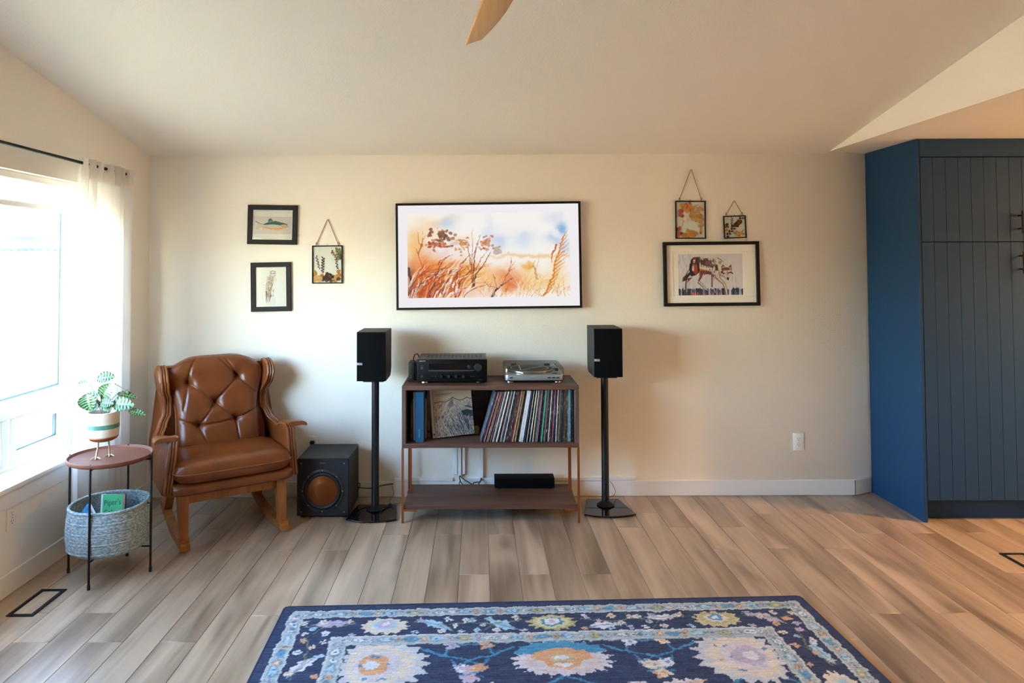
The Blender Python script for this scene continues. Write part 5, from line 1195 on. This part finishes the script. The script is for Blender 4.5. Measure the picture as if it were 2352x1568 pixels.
# ================================================================== CURTAIN AND ROD
XC = -2.150; RZ = 2.113
rod = thing('curtain_rod', 'black metal curtain rod above the window', 'curtain rod', (XC, -1.6, RZ))
MB().cyl((0, -1.75, 0), (0, 1.10, 0), .0085, n=16).build('rod', M['black'], rod)
for y in (1.02, -1.66): MB().tube([(0, y, 0), (-.045, y, .0), (XL-XC, y, 0)], .006, 8).build('bracket', M['black'], rod)
cu = thing('sheer_curtain', 'white sheer curtain hanging at the corner side of the window', 'curtain', (XC, -.72, .05))
ya_, yb_2 = -.985, -.475
def cur(u, v):
    # u across, v up
    y = ya_+(yb_2-ya_)*u; z = .055+(RZ+.028-.055)*v; gather = .72+.28*(1-v)
    yc = (ya_+yb_2)/2; sp = 1+.16*(1-v)*(1 if y < yc else .15); y2 = yc+(y-yc)*sp
    ph_ = u*2*math.pi*6.2+.8*math.sin(u*9); amp = (.020+.012*v)*(1+.3*math.sin(u*13))
    x = amp*math.sin(ph_)+.006*math.sin(ph_*2.3+v*3)
    if z > RZ-.035: x = x*.55+.011*math.copysign(1, math.sin(ph_))
    return (x+.004, y2+.72+.008*math.cos(ph_), z-.05)
cu_m = cloth('sheer_linen', (240,238,236), .38, .14)
MB().grid(cur, 170, 60).build('cloth', cu_m, cu, angle=180)
MB().grid(lambda u, v: (lambda p: (p[0]+.003, p[1], p[2]))(cur(u, .945+.055*v)), 170, 8).build('header_band', cloth('linen_band', (240,234,226), .35, .05), cu, angle=180)
MB().grid(lambda u, v: (lambda p: (p[0]+.002, p[1], p[2]))(cur(u, .03*v)), 170, 4).build('hem', cloth('linen_hem', (240,236,230), .35, .05), cu, angle=180)

# ================================================================== TALL KITCHEN CABINET
PX0, PX1 = 2.667, 2.686; PYB, PYF = .055, -.502; PZ = ZK
cab = thing('pantry_cabinet', 'tall navy kitchen cabinet with grooved doors and black bar pulls', 'cabinet', ((PX0+3.46)/2, (PYB+PYF)/2, 0))
cl = cab.location
def cb_(x0, x1, y0, y1, z0, z1, r=.0015): return MB().rbox(x0-cl.x, x1-cl.x, y0-cl.y, y1-cl.y, z0, z1, r, 1)
cb_(PX0, PX1, PYF, PYB, 0, PZ-.001).build('side_panel', M['navy'], cab)
cb_(PX1, 3.46, PYF-.002, PYB, PZ-.110, PZ-.001).build('top_filler', M['navy'], cab)
cb_(PX1, 3.46, -.470, PYB, .128, PZ-.111).build('carcass', M['navy'], cab)
cb_(PX1, 3.46, -.425, PYB, 0, .126).build('toe_kick', M['navy'], cab)
cb_(3.44, 3.46, PYF, PYB, .0, PZ-.112).build('side_panel', M['navy'], cab)
BW = .0775; DX0, DX1 = PX1+.003, 3.437
def door(z0, z1, hz0, hz1):
    d = cb_(DX0, DX1, -.488, -.472, z0, z1).build('door', M['navy'], cab)
    e = [DX0, 2.764]
    while e[-1]+BW < DX1-.02: e.append(e[-1]+BW)
    e.append(DX1)
    for i in range(len(e)-1):
        cb_(e[i]+.0004, e[i+1]-.0004, -.5005, -.4875, z0, z1, .0013).build('board', M['navy'], d)
    hx = 3.280
    h = MB().cyl((hx-cl.x, -.534-cl.y, hz0), (hx-cl.x, -.534-cl.y, hz1), .0062, n=16).build('handle', M['black'], d)
    for z in (hz0+.028, hz1-.028):
        cb = MB().cyl((hx-cl.x, -.534-cl.y, z), (hx-cl.x, -.500-cl.y, z), .005, n=12); n_ = len(h.data.vertices)
        bm = bmesh.new(); bm.from_mesh(h.data); tm = bpy.data.meshes.new('t'); tm.from_pydata(cb.v, [], cb.f); bm.from_mesh(tm); bm.to_mesh(h.data); bm.free(); bpy.data.meshes.remove(tm)
    h.data.polygons.foreach_set('use_smooth', [True]*len(h.data.polygons)); h.data.set_sharp_from_angle(angle=R(40))
door(1.684, PZ-.114, 1.733, 1.868)
door(.130, 1.680, 1.488, 1.624)

# ================================================================== OUTLETS, RACEWAYS, CABLES, VENTS
def outlet(label, loc, rz, m_=None, plug=False):
    t = thing('wall_outlet', label, 'outlet', loc, rz); m_ = m_ or M['white']
    MB().rbox(-.0355, .0355, -.0060, .001, -.0575, .0575, .003, 2).build('plate', m_, t)
    for z in (.0195, -.0195):
        f = MB().prism([(x_*.0168, z+y_) for x_, y_ in [(math.cos(a), max(-.0142, min(.0142, .0168*math.sin(a)))) for a in np.linspace(0, 2*math.pi, 25)[:-1]]], -.0072, -.004, 'y').build('receptacle', m_, t)
        for x, w_, h_ in ((-.0064, .0022, .0088), (.0064, .0022, .0072)): MB().box(x-w_/2, x+w_/2, -.0075, -.006, z+.0005, z+h_).build('slot', M['slot'], f)
        MB().lathe([(.0001,.0003),(.0026,.0003),(.0026,-.002)], 10).xf(Matrix.Translation((0, -.0073, z-.0075)) @ Matrix.Rotation(R(90), 4, 'X')).build('ground_hole', M['slot'], f)
    MB().lathe([(.0001,.0012),(.0028,.0008),(.003,-.001)], 12).xf(Matrix.Translation((0, -.006, 0)) @ Matrix.Rotation(R(90), 4, 'X')).build('screw', M['steel'], t)
    return t
a = (on(1821.5, 994, 'y', 0)+on(1846, 1033.5, 'y', 0))/2
outlet('white duplex outlet on the bare wall by the blue cabinet', (a[0], -.0005, a[2]), 0)
outlet('white outlet behind the subwoofer', (-1.121, -.0005, .347), 0)
ol = on(25, 1188, 'x', XL)
outlet('cream painted outlet under the window', (XL+.0005, ol[1], ol[2]), R(90), mat('painted_plate', (237,231,220), .7))
pg = on(717, 1015, 'y', -.02)
plg = thing('power_plug', 'black power plug in the outlet behind the subwoofer', 'plug', (pg[0], -.0075, .366))
MB().rbox(-.0125, .0125, -.030, 0, -.011, .011, .004, 2).build('plug_body', M['rubber'], plg)
MB().tube([(0, -.024, -.006), (0, -.034, -.02), (0, -.034, -.03), (-.02, -.030, -.10), (-.05, -.024, -.20), (-.07, -.024, -.34), (-.075, -.026, -.3605)], .0035, 8).build('cord', M['rubber'], plg)
# raceways on the wall behind the media stand
wr = mat('raceway_white', (230,228,226), .5)
def race(label, x0, x1, z0, z1, d=.022, x0b=None):
    o = MB().rbox(-(x1-x0)/2, (x1-x0)/2, -d, 0, 0, z1-z0, .003, 1).build('cable_raceway', wr, loc=((x0+x1)/2, -.0004, z0)); tag(o, label, 'cable cover'); return o
zr0 = .148
def wx(u, v=1060): return on(u, v, 'y', -.02)[0]
race('wide white cable cover behind the stand, left strip', wx(1042.5), wx(1050.5), .150, .80, .020).__setitem__('label', 'flat white cable cover strip nearest the subwoofer side of the wall')
race('narrow white cable cover between two wider strips', wx(1052), wx(1060), on(1056, 1092, 'y', -.02)[2], .80, .028)
race('white cable cover strip with brown shadow beside it', wx(1061), wx(1068.5), .150, .80, .020)
race('single white cable cover standing apart behind the stand', wx(1102.5), wx(1110.5), on(1106, 1098, 'y', -.02)[2], .80, .024)
hz = on(1000, 1104, 'y', -.02)[2]
def hrace(label, u0, u1, v0, v1, d):
    x0, x1 = wx(u0, 1105), wx(u1, 1105); z0_, z1_ = BH+.001, on((u0+u1)/2, v0, 'y', -.02)[2]
    o = MB().rbox(-(x1-x0)/2, (x1-x0)/2, -d, 0, 0, max(z1_-z0_, .02), .002, 1).build('cable_raceway', wr, loc=((x0+x1)/2, -.0004, z0_)); tag(o, label, 'cable cover')
hrace('long horizontal white cable cover on the baseboard behind the copper legs', 905, 1041, 1104, 1113, .018)
hrace('horizontal white cable cover running behind the low black speaker', 1070, 1388, 1102, 1112, .018)
hrace('short horizontal white cable cover ending on the bare wall', 1400, 1461, 1101, 1110, .016)
def cable(label, pts, r, m_):
    P = [Vector(p) for p in pts]; o = []
    for i in range(len(P)-1):
        p0, p1, p2, p3 = P[max(i-1, 0)], P[i], P[i+1], P[min(i+2, len(P)-1)]
        for k in range(6):
            t_ = k/6; o.append(.5*((2*p1)+(p2-p0)*t_+(2*p0-5*p1+4*p2-p3)*t_*t_+(3*p1-p0-3*p2+p3)*t_**3))
    o.append(P[-1]); q = MB().tube(o, r, 8).build('cable', m_); tag(q, label, 'cable'); return q
def W_(u, v, y): return tuple(on(u, v, 'y', y))
def Fl(u, v, z=.004): return tuple(on(u, v, 'z', z))
K2 = 1/12.06
def L2(x, y, d): return W_(800+x*K2, 1080+y*K2, d)
cable('black cable running from the subwoofer to the cable cover', [L2(190,430,-.10), L2(300,470,-.09), L2(480,492,-.07), L2(640,490,-.06), L2(860,435,-.045), L2(1050,395,-.035), L2(1250,370,-.022)], .0032, M['rubber'])
cable('black cable loop beside the subwoofer', [L2(190,640,-.10), L2(250,560,-.095), L2(310,450,-.09), L2(318,370,-.09), L2(285,345,-.09), L2(230,375,-.095), L2(190,420,-.10)], .0028, M['rubber'])
tanc = mat('speaker_wire', (150,116,78), .5)
cable('tan speaker wire dropping from the cable cover end', [L2(1205,400,-.028), L2(1215,470,-.03), L2(1255,570,-.035), L2(1245,690,-.045), L2(1190,770,-.06), Fl(800+1130*K2,1080+860*K2)], .002, tanc)
cable('pale speaker wire loop on the floor behind the copper leg', [Fl(800+960*K2,1080+890*K2), Fl(800+1100*K2,1080+810*K2), L2(1220,750,-.1), L2(1330,735,-.1), L2(1440,770,-.1), Fl(800+1450*K2,1080+870*K2), Fl(800+1400*K2,1080+905*K2), Fl(800+1200*K2,1080+900*K2), Fl(800+1100*K2,1080+870*K2)], .002, mat('pale_wire', (176,160,128), .5))
cable('dark cable lying across the glass stand base', [Fl(800+870*K2,1080+1170*K2,.018), Fl(800+960*K2,1080+1090*K2,.018), Fl(800+1090*K2,1080+1010*K2,.018), Fl(800+1130*K2,1080+930*K2,.018), Fl(800+1190*K2,1080+930*K2,.018), Fl(800+1240*K2,1080+1050*K2,.018)], .0026, M['rubber'])
K3 = 1/15.68
def L3(x, y, d): return W_(1000+x*K3, 1020+y*K3, d)
cable('black cable drooping from the narrow cable cover to the other strip', [L3(880,1120,-.022), L3(930,1180,-.04), L3(1050,1280,-.06), L3(1180,1350,-.07), L3(1320,1440,-.075), L3(1400,1380,-.07), L3(1520,1360,-.055), L3(1610,1340,-.04), L3(1650,1200,-.02)], .0032, M['rubber'])
cable('black cable falling straight from the narrow cable cover', [L3(870,1110,-.018), L3(880,1250,-.04), L3(930,1380,-.06), L3(1000,1460,-.075), L3(1040,1540,-.078)], .0032, M['rubber'])
cable('thin black cable bending behind the lower shelf', [L3(860,1120,-.02), L3(890,1290,-.03), L3(860,1420,-.06), L3(850,1540,-.078)], .0026, M['rubber'])
cable('black cable curling down from the single cable cover', [L3(1660,1210,-.02), L3(1640,1300,-.04), L3(1580,1400,-.065), L3(1510,1480,-.078)], .0032, M['rubber'])
K4 = 1/13.067
def L4(x, y, d): return W_(1300+x*K4, 1080+y*K4, d)
cable('thin copper speaker wire curving behind the stand on bare floor', [L4(1315,320,-.020), L4(1400,430,-.03), L4(1470,570,-.04), L4(1485,660,-.045), L4(1440,740,-.05), Fl(1300+1380*K4,1080+778*K4), Fl(1300+1250*K4,1080+800*K4)], .0018, mat('copper_wire', (140,84,60), .5))
# flush floor vents: a black frame with a plank-coloured insert
def vent(label, x0, x1, y0, y1):
    cx_, cy_ = (x0+x1)/2, (y0+y1)/2; t = thing('floor_vent', label, 'floor vent', (cx_, cy_, .0004)); w_, d_ = (x1-x0)/2, (y1-y0)/2; f = .017
    for b in ((-w_, w_, -d_, -d_+f), (-w_, w_, d_-f, d_), (-w_, -w_+f, -d_+f, d_-f), (w_-f, w_, -d_+f, d_-f)): MB().rbox(b[0], b[1], b[2], b[3], 0, .0042, .001, 1).build('frame_bar', M['black'], t)
    MB().rbox(-w_+f+.004, w_-f-.004, -d_+f+.006, d_-f-.006, .0, .0028, .0008, 1).build('insert', M['plank'], t)
    MB().box(-w_+f-.001, w_-f+.001, -d_+f-.001, d_-f+.001, .0, .0008).build('slot_gap', M['slot'], t)
a, b = on(96, 1354, 'z', 0), on(74, 1416, 'z', 0); vent('black framed floor vent under the window', a[0], b[0]+.003, b[1], a[1])
a = on(2294, 1271, 'z', 0); vent('black framed floor vent in front of the blue cabinet', a[0], a[0]+.130, a[1]-.262, a[1])

# ================================================================== CEILING FAN
fz = 2.36
fn = thing('ceiling_fan', 'pale wood three-blade ceiling fan hanging from the vault', 'ceiling fan', (.32, -3.35, fz))
tip = on(1070, 101, 'z', fz)
hub = Vector((.32, -3.35, fz))
KB = 1/7.84
out = [on(1000+x*KB, y*KB, 'z', fz) for x, y in ((540,795),(850,0))]; outr = [on(1000+x*KB, y*KB, 'z', fz) for x, y in ((1390,0),(1290,170),(1180,320),(1080,440),(950,580),(840,690),(760,715),(640,755))]
E1 = np.array(out[1])-np.array(out[0]); 
root_l = np.array(out[1])+E1*1.0
blade = [tuple(p[:2]) for p in ([out[0], out[1]])]
# extend both edges to the hub
L_e = [out[0], out[1]]; R_e = outr
d_r = np.array(outr[0])-np.array(outr[1]); d_r /= np.linalg.norm(d_r); d_l = E1/np.linalg.norm(E1)
far_l = np.array(out[1])+d_l*.30; far_r = np.array(outr[0])+d_r*.10
hubp = (far_l+far_r)/2; bdir = (np.array([(d_l[0]+d_r[0]), (d_l[1]+d_r[1]), 0])); bdir /= np.linalg.norm(bdir)
hub = hubp+bdir*.34
fn.location = (hub[0], hub[1], fz)
far2_l = hub+np.array([-bdir[1], bdir[0], 0])*.030-bdir*.07; far2_r = hub-np.array([-bdir[1], bdir[0], 0])*.030-bdir*.07
if (far2_l-far_l)@(far2_l-far_l) > (far2_r-far_l)@(far2_r-far_l): far2_l, far2_r = far2_r, far2_l
outline = [out[0], out[1], far_l, far2_l, far2_r, far_r]+outr
loc_ = [(p[0]-hub[0], p[1]-hub[1]) for p in outline]
bmesh_blade = MB().prism(loc_, -.006, .008, 'z', .003, 2).mesh('blade', M['fan'])
for k in range(3):
    o = bpy.data.objects.new('blade', bmesh_blade); C.objects.link(o); o.parent = fn; o.rotation_euler = (0, 0, R(120*k))
MB().lathe([(.001,-.075),(.06,-.07),(.085,-.045),(.09,-.015),(.09,.03),(.07,.05),(.02,.06)], 40).build('motor_housing', mat('fan_white', (226,222,214), .4), fn)
czf = ceil_z(hub[1])-fz
MB().cyl((0,0,.05), (0,0,czf-.03), .011, n=16).build('downrod', mat('fan_rod', (226,222,214), .4), fn)
MB().lathe([(.02,czf-.085),(.055,czf-.06),(.068,czf-.01),(.068,czf+.02)], 32).build('canopy', mat('fan_canopy', (226,222,214), .4), fn)

# ================================================================== RUG
def rug():
    RW, RL = 2.42, 3.05; res = .005; nx, ny = int(RW/res), int(RL/res); c = Canvas(nx, ny, (44,56,84)); q = random.Random(77)
    X = (c.X*RW); Y = (c.Y*RL); D = np.minimum(np.minimum(X, RW-X), np.minimum(Y, RL-Y))
    navy, pale = (38,50,80), (166,176,176)
    def px(x, y): return (x/RW, y/RL)
    def S(pts, w0, w1, col, al=1): c.stroke([px(*p) for p in pts], w0/RW, w1/RW, col, al)
    def Dk(x, y, rx, ry, col, al=1, rot=0): c.disc(x/RW, y/RL, rx/RW, ry/RL, col, al, rot)
    for a, b in ((.045, .11), (.262, .33)):
        c.put(((D > a) & (D < b))*1.0, pale); c.put(((D > a) & (D < a+.006))*1.0, (196,196,190)); c.put(((D > b-.006) & (D < b))*1.0, (196,196,190))
    cream, blue, teal, orange, olive, lav, white, sky = (216,200,180), (92,146,182), (66,134,168), (212,156,112), (176,168,116), (186,170,186), (214,212,214), (160,194,210)
    # guard-band motifs, walked round each band
    def around(d, step, fn):
        n1 = int((RW-2*d)/step); n2 = int((RL-2*d)/step)
        for k in range(n1):
            for yy in (d, RL-d): fn(d+(k+.5)*(RW-2*d)/n1, yy, 1, 0, k)
        for k in range(n2):
            for xx in (d, RW-d): fn(xx, d+(k+.5)*(RL-2*d)/n2, 0, 1, k)
    def motif(x, y, hx, hy, k):
        col = [lav, sky, orange, olive, white, blue, lav, white, orange, sky][k*7 % 10]; L_ = .034 if k % 2 else .014
        Dk(x, y, (L_ if hx else .020), (L_ if hy else .020), (120,140,146)); Dk(x, y, (L_*.8 if hx else .015), (L_*.8 if hy else .015), col); Dk(x, y, .006, .006, (86,120,140) if k % 3 else cream)
        for s in (-1, 1): Dk(x+s*hx*.026+.0*hy, y+s*hy*.026, .006+.006*hx, .006+.006*hy, q.choice([(96,118,126),(190,190,184),(110,130,138)]), .8)
    around(.0775, .055, motif); around(.296, .055, motif)
    def palmette(x, y, r, cols, ang=0, n=16, sq=.8):
        """toothed flower with nested centres; ang is the growth direction"""
        ca, sa = math.cos(ang), math.sin(ang)
        def T(u, v): return px(x+u*ca-v*sa*1.0, y+u*sa+v*ca)
        for lv, (col, kk) in enumerate(zip(cols, (1, .8, .55, .34, .16))):
            pts = []
            nn = n if lv < 2 else n//2+2
            for i in range(nn*2):
                a = math.pi*2*i/(nn*2); rr = r*kk*((1.0 if i % 2 == 0 else .80) if lv < 3 else 1); e = 1+.18*math.cos(a); pts.append(T(rr*math.cos(a)*sq*e-r*.1*lv*.3, rr*math.sin(a)))
            c.poly(pts, col)
    def leaf(x, y, L_, ang, col, col2):
        n = 9; pts = []
        for s in (1, -1):
            rng = range(n+1) if s > 0 else range(n, -1, -1)
            for i in rng:
                t_ = i/n; w_ = L_*.20*math.sin(math.pi*min(1, t_*1.05))*(1 if i % 2 else .55); bend = .25*L_*t_*t_
                u, v = t_*L_, bend+s*w_; pts.append(px(x+u*math.cos(ang)-v*math.sin(ang), y+u*math.sin(ang)+v*math.cos(ang)))
        c.poly(pts, col); S([(x, y), (x+L_*.5*math.cos(ang)-.06*L_*math.sin(ang), y+L_*.5*math.sin(ang)+.06*L_*math.cos(ang)), (x+L_*math.cos(ang)-.25*L_*math.sin(ang), y+L_*math.sin(ang)+.25*L_*math.cos(ang))], .008, .003, col2)
    def star(x, y, r, col):
        for k in range(4): a = k*math.pi/2+.3; Dk(x+r*.6*math.cos(a), y+r*.6*math.sin(a), r*.42, r*.42, col)
        Dk(x, y, r*.35, r*.35, orange if q.random() < .3 else (120,150,180))
    # main border
    bd = .187
    def border_run(x0, y0, ux, uy, L_, inward):
        # ux,uy runs along the band; inward points to the field
        def at(t_, d): return (x0+ux*t_+inward[0]*d, y0+uy*t_+inward[1]*d)
        run = math.atan2(uy, ux); inn = math.atan2(inward[1], inward[0]); n_ = max(1, round(L_/.80)); sp = L_/n_
        for k in range(n_):
            t0 = (k+.5)*sp; cols = [[cream, (206,200,186), sky, lav, white], [olive, (206,196,150), teal, white, lav], [(196,182,140), olive, cream, blue, white]][k % 3]
            cx_, cy_ = at(t0, 0)
            pts_sets = [(.115, .070, cols[0], 13), (.088, .056, cols[1], 13), (.056, .042, cols[2], 9), (.036, .030, cols[3], 7), (.014, .014, cols[4], 6)]
            for lv, (rw_, rh_, col, nn) in enumerate(pts_sets):
                P_ = []
                for i in range(nn*2):
                    a_ = math.pi*2*i/(nn*2); rr_ = 1 if (i % 2 == 0 or lv > 2) else .78; P_.append(px(*at(t0+rw_*rr_*math.cos(a_), rh_*rr_*math.sin(a_)-.004*lv)))
                c.poly(P_, col)
            for s_ in (-1, 1):
                b0 = at(t0+s_*.15, .045*(1 if k % 2 else -1)); leaf(b0[0], b0[1], .17, run+(0 if s_ > 0 else math.pi)-.35*s_*(1 if k % 2 else -1)*(1 if (inward[0]*uy-inward[1]*ux) < 0 else -1), q.choice([lav, sky, white]), (120,140,170))
                p1, p2, p3 = at(t0+s_*.13, -.03), at(t0+s_*.26, .0), at(t0+s_*sp*.5, -.02); S([p1, p2, p3], .006, .006, (140,140,104)); S([p2, at(t0+s_*.30, .05)], .005, .004, (140,140,104)); S([p3, at(t0+s_*(sp*.5-.03), -.055)], .005, .004, (140,140,104))
                for dt, dd, r_ in ((.17,-.045,.017), (.22,-.012,.015), (.27,.048,.018), (.30,-.045,.019), (.335,.008,.016), (.365,.050,.017), (.385,-.035,.018), (.145,.055,.014)):
                    a_, b_ = at(t0+s_*dt*sp/.8, dd); star(a_, b_, r_, q.choice([white, cream, sky, lav, orange, cream]))
    for d_ in (0,):
        border_run(.11, bd, 1, 0, RW-.22, (0, 1)); border_run(.11, RL-bd, 1, 0, RW-.22, (0, -1)); border_run(bd, .27, 0, 1, RL-.54, (1, 0)); border_run(RW-bd, .27, 0, 1, RL-.54, (-1, 0))
    # field: trellis of big palmettes joined by teal vines
    fx0, fy0 = .33, .33
    m_ = (D > .335)
    base_ = c.a.copy()
    cx = RW/2; rowsY = [.47, .98, 1.52, 2.06, 2.58]
    for r_, yy in enumerate(rowsY):
        xs = [cx-.74, cx, cx+.74] if r_ % 2 == 0 else [cx-.37, cx+.37]
        for xx in xs:
            for s in (-1, 1):
                S([(xx, yy+.1), (xx+s*.10, yy+.16), (xx+s*.19, yy+.22), (xx+s*.28, yy+.20), (xx+s*.37, yy+.27)], .014, .010, teal); S([(xx+s*.19, yy+.22), (xx+s*.17, yy+.32), (xx+s*.25, yy+.36)], .012, .008, teal); S([(xx+s*.37, yy+.27), (xx+s*.37, yy+.40)], .012, .010, teal)
                S([(xx+s*.18, yy-.10), (xx+s*.27, yy-.05), (xx+s*.36, yy-.02), (xx+s*.44, yy+.04)], .013, .008, teal); S([(xx+s*.27, yy-.05), (xx+s*.30, yy-.13), (xx+s*.40, yy-.125)], .012, .007, teal); S([(xx+s*.30, yy-.02), (xx+s*.33, yy+.06), (xx+s*.42, yy+.09)], .010, .007, teal)
                for dx, dy in ((.33,.03), (.40,.04), (.36,.10), (.30,-.12), (.38,.05)): star(xx+s*dx, yy+dy, .030, q.choice([white, cream, orange, lav]))
                leaf(xx+s*.22, yy+.15, .19, (.35 if s > 0 else math.pi-.35), (206,196,196), orange)
    for r_, yy in enumerate(rowsY):
        xs = [cx-.74, cx, cx+.74] if r_ % 2 == 0 else [cx-.37, cx+.37]
        for i, xx in enumerate(xs):
            if i == 1 and r_ % 2 == 0: palmette(xx, yy, .215, [(206,198,202), (206,186,180), (206,196,190), orange, white], -math.pi/2, 22, .62); c.poly([px(xx+.20*math.cos(a)*(1 if k % 2 else .88), yy-.045+.10*math.sin(a)*(1 if k % 2 else .85)) for k, a in enumerate(np.linspace(math.pi, 2*math.pi, 17))], (70,140,170)); Dk(xx, yy-.03, .12, .05, orange); Dk(xx, yy-.02, .06, .025, (196,176,130)); Dk(xx, yy-.02, .03, .012, white)
            else:
                palmette(xx, yy, .20, [(196,194,194) if r_ % 2 == 0 else lav, cream, (206,196,196), orange if i == 0 else lav, white], 0 if i == 0 else math.pi, 20, .95)
                for k in range(7): Dk(xx+q.uniform(-.12,.12), yy+q.uniform(-.12,.12), .012, .006, (90,140,180), .9)
    c.a = np.where(m_[..., None], c.a, base_)
    c.put(((D > .328) & (D < .333))*1.0, (150,160,160))
    # woven irregularity, line by line
    g = np.random.default_rng(2); c.warp(.9, 5, 3)
    wav = g.normal(size=(ny, 1))*4+np.repeat(g.normal(size=(ny, nx//6+1)), 6, 1)[:, :nx]*6; c.a += wav[..., None]; c.grain(5, 9)
    return c, RW, RL
A, B = on(655, 1394, 'z', .008), on(1837, 1369, 'z', .008)
rr = math.atan2(B[1]-A[1], B[0]-A[0]); rcv, RW, RL = rug()
dirx = np.array([math.cos(rr), math.sin(rr)]); diry = np.array([-math.sin(rr), math.cos(rr)])
ctr = (A[:2]+B[:2])/2-diry*RL/2
rg = thing('area_rug', 'navy floral oriental area rug with pale guard bands', 'rug', (ctr[0], ctr[1], 0), rr)
def pile_h(X, Z): return .010+.0007*np.sin(X*700)*np.sin(Z*640)
wdt = np.linalg.norm(B[:2]-A[:2])
rp_m = paint('wool_pile', .95, bump=(420, .9))
ro = printed('pile', rcv.mesh('pile', wdt, RL, rp_m, 'xy', pile_h), rg); ro.data.polygons.foreach_set('use_smooth', [True]*len(ro.data.polygons))
bm_ = MB(); hw, hl = wdt/2, RL/2
MB().tube([(-hw,-hl,.006),(-hw,hl-.015,.006),(-hw+.015,hl,.006),(hw-.015,hl,.006),(hw,hl-.015,.006),(hw,-hl,.006)], .006, 8, closed=True).build('bound_edge', mat('rug_binding', (36,46,74), .95, bump=(300, .8)), rg)
MB().box(-hw+.002, hw-.002, -hl+.002, hl-.002, .0, .009).build('backing', mat('rug_backing', (120,110,96), .95), rg)
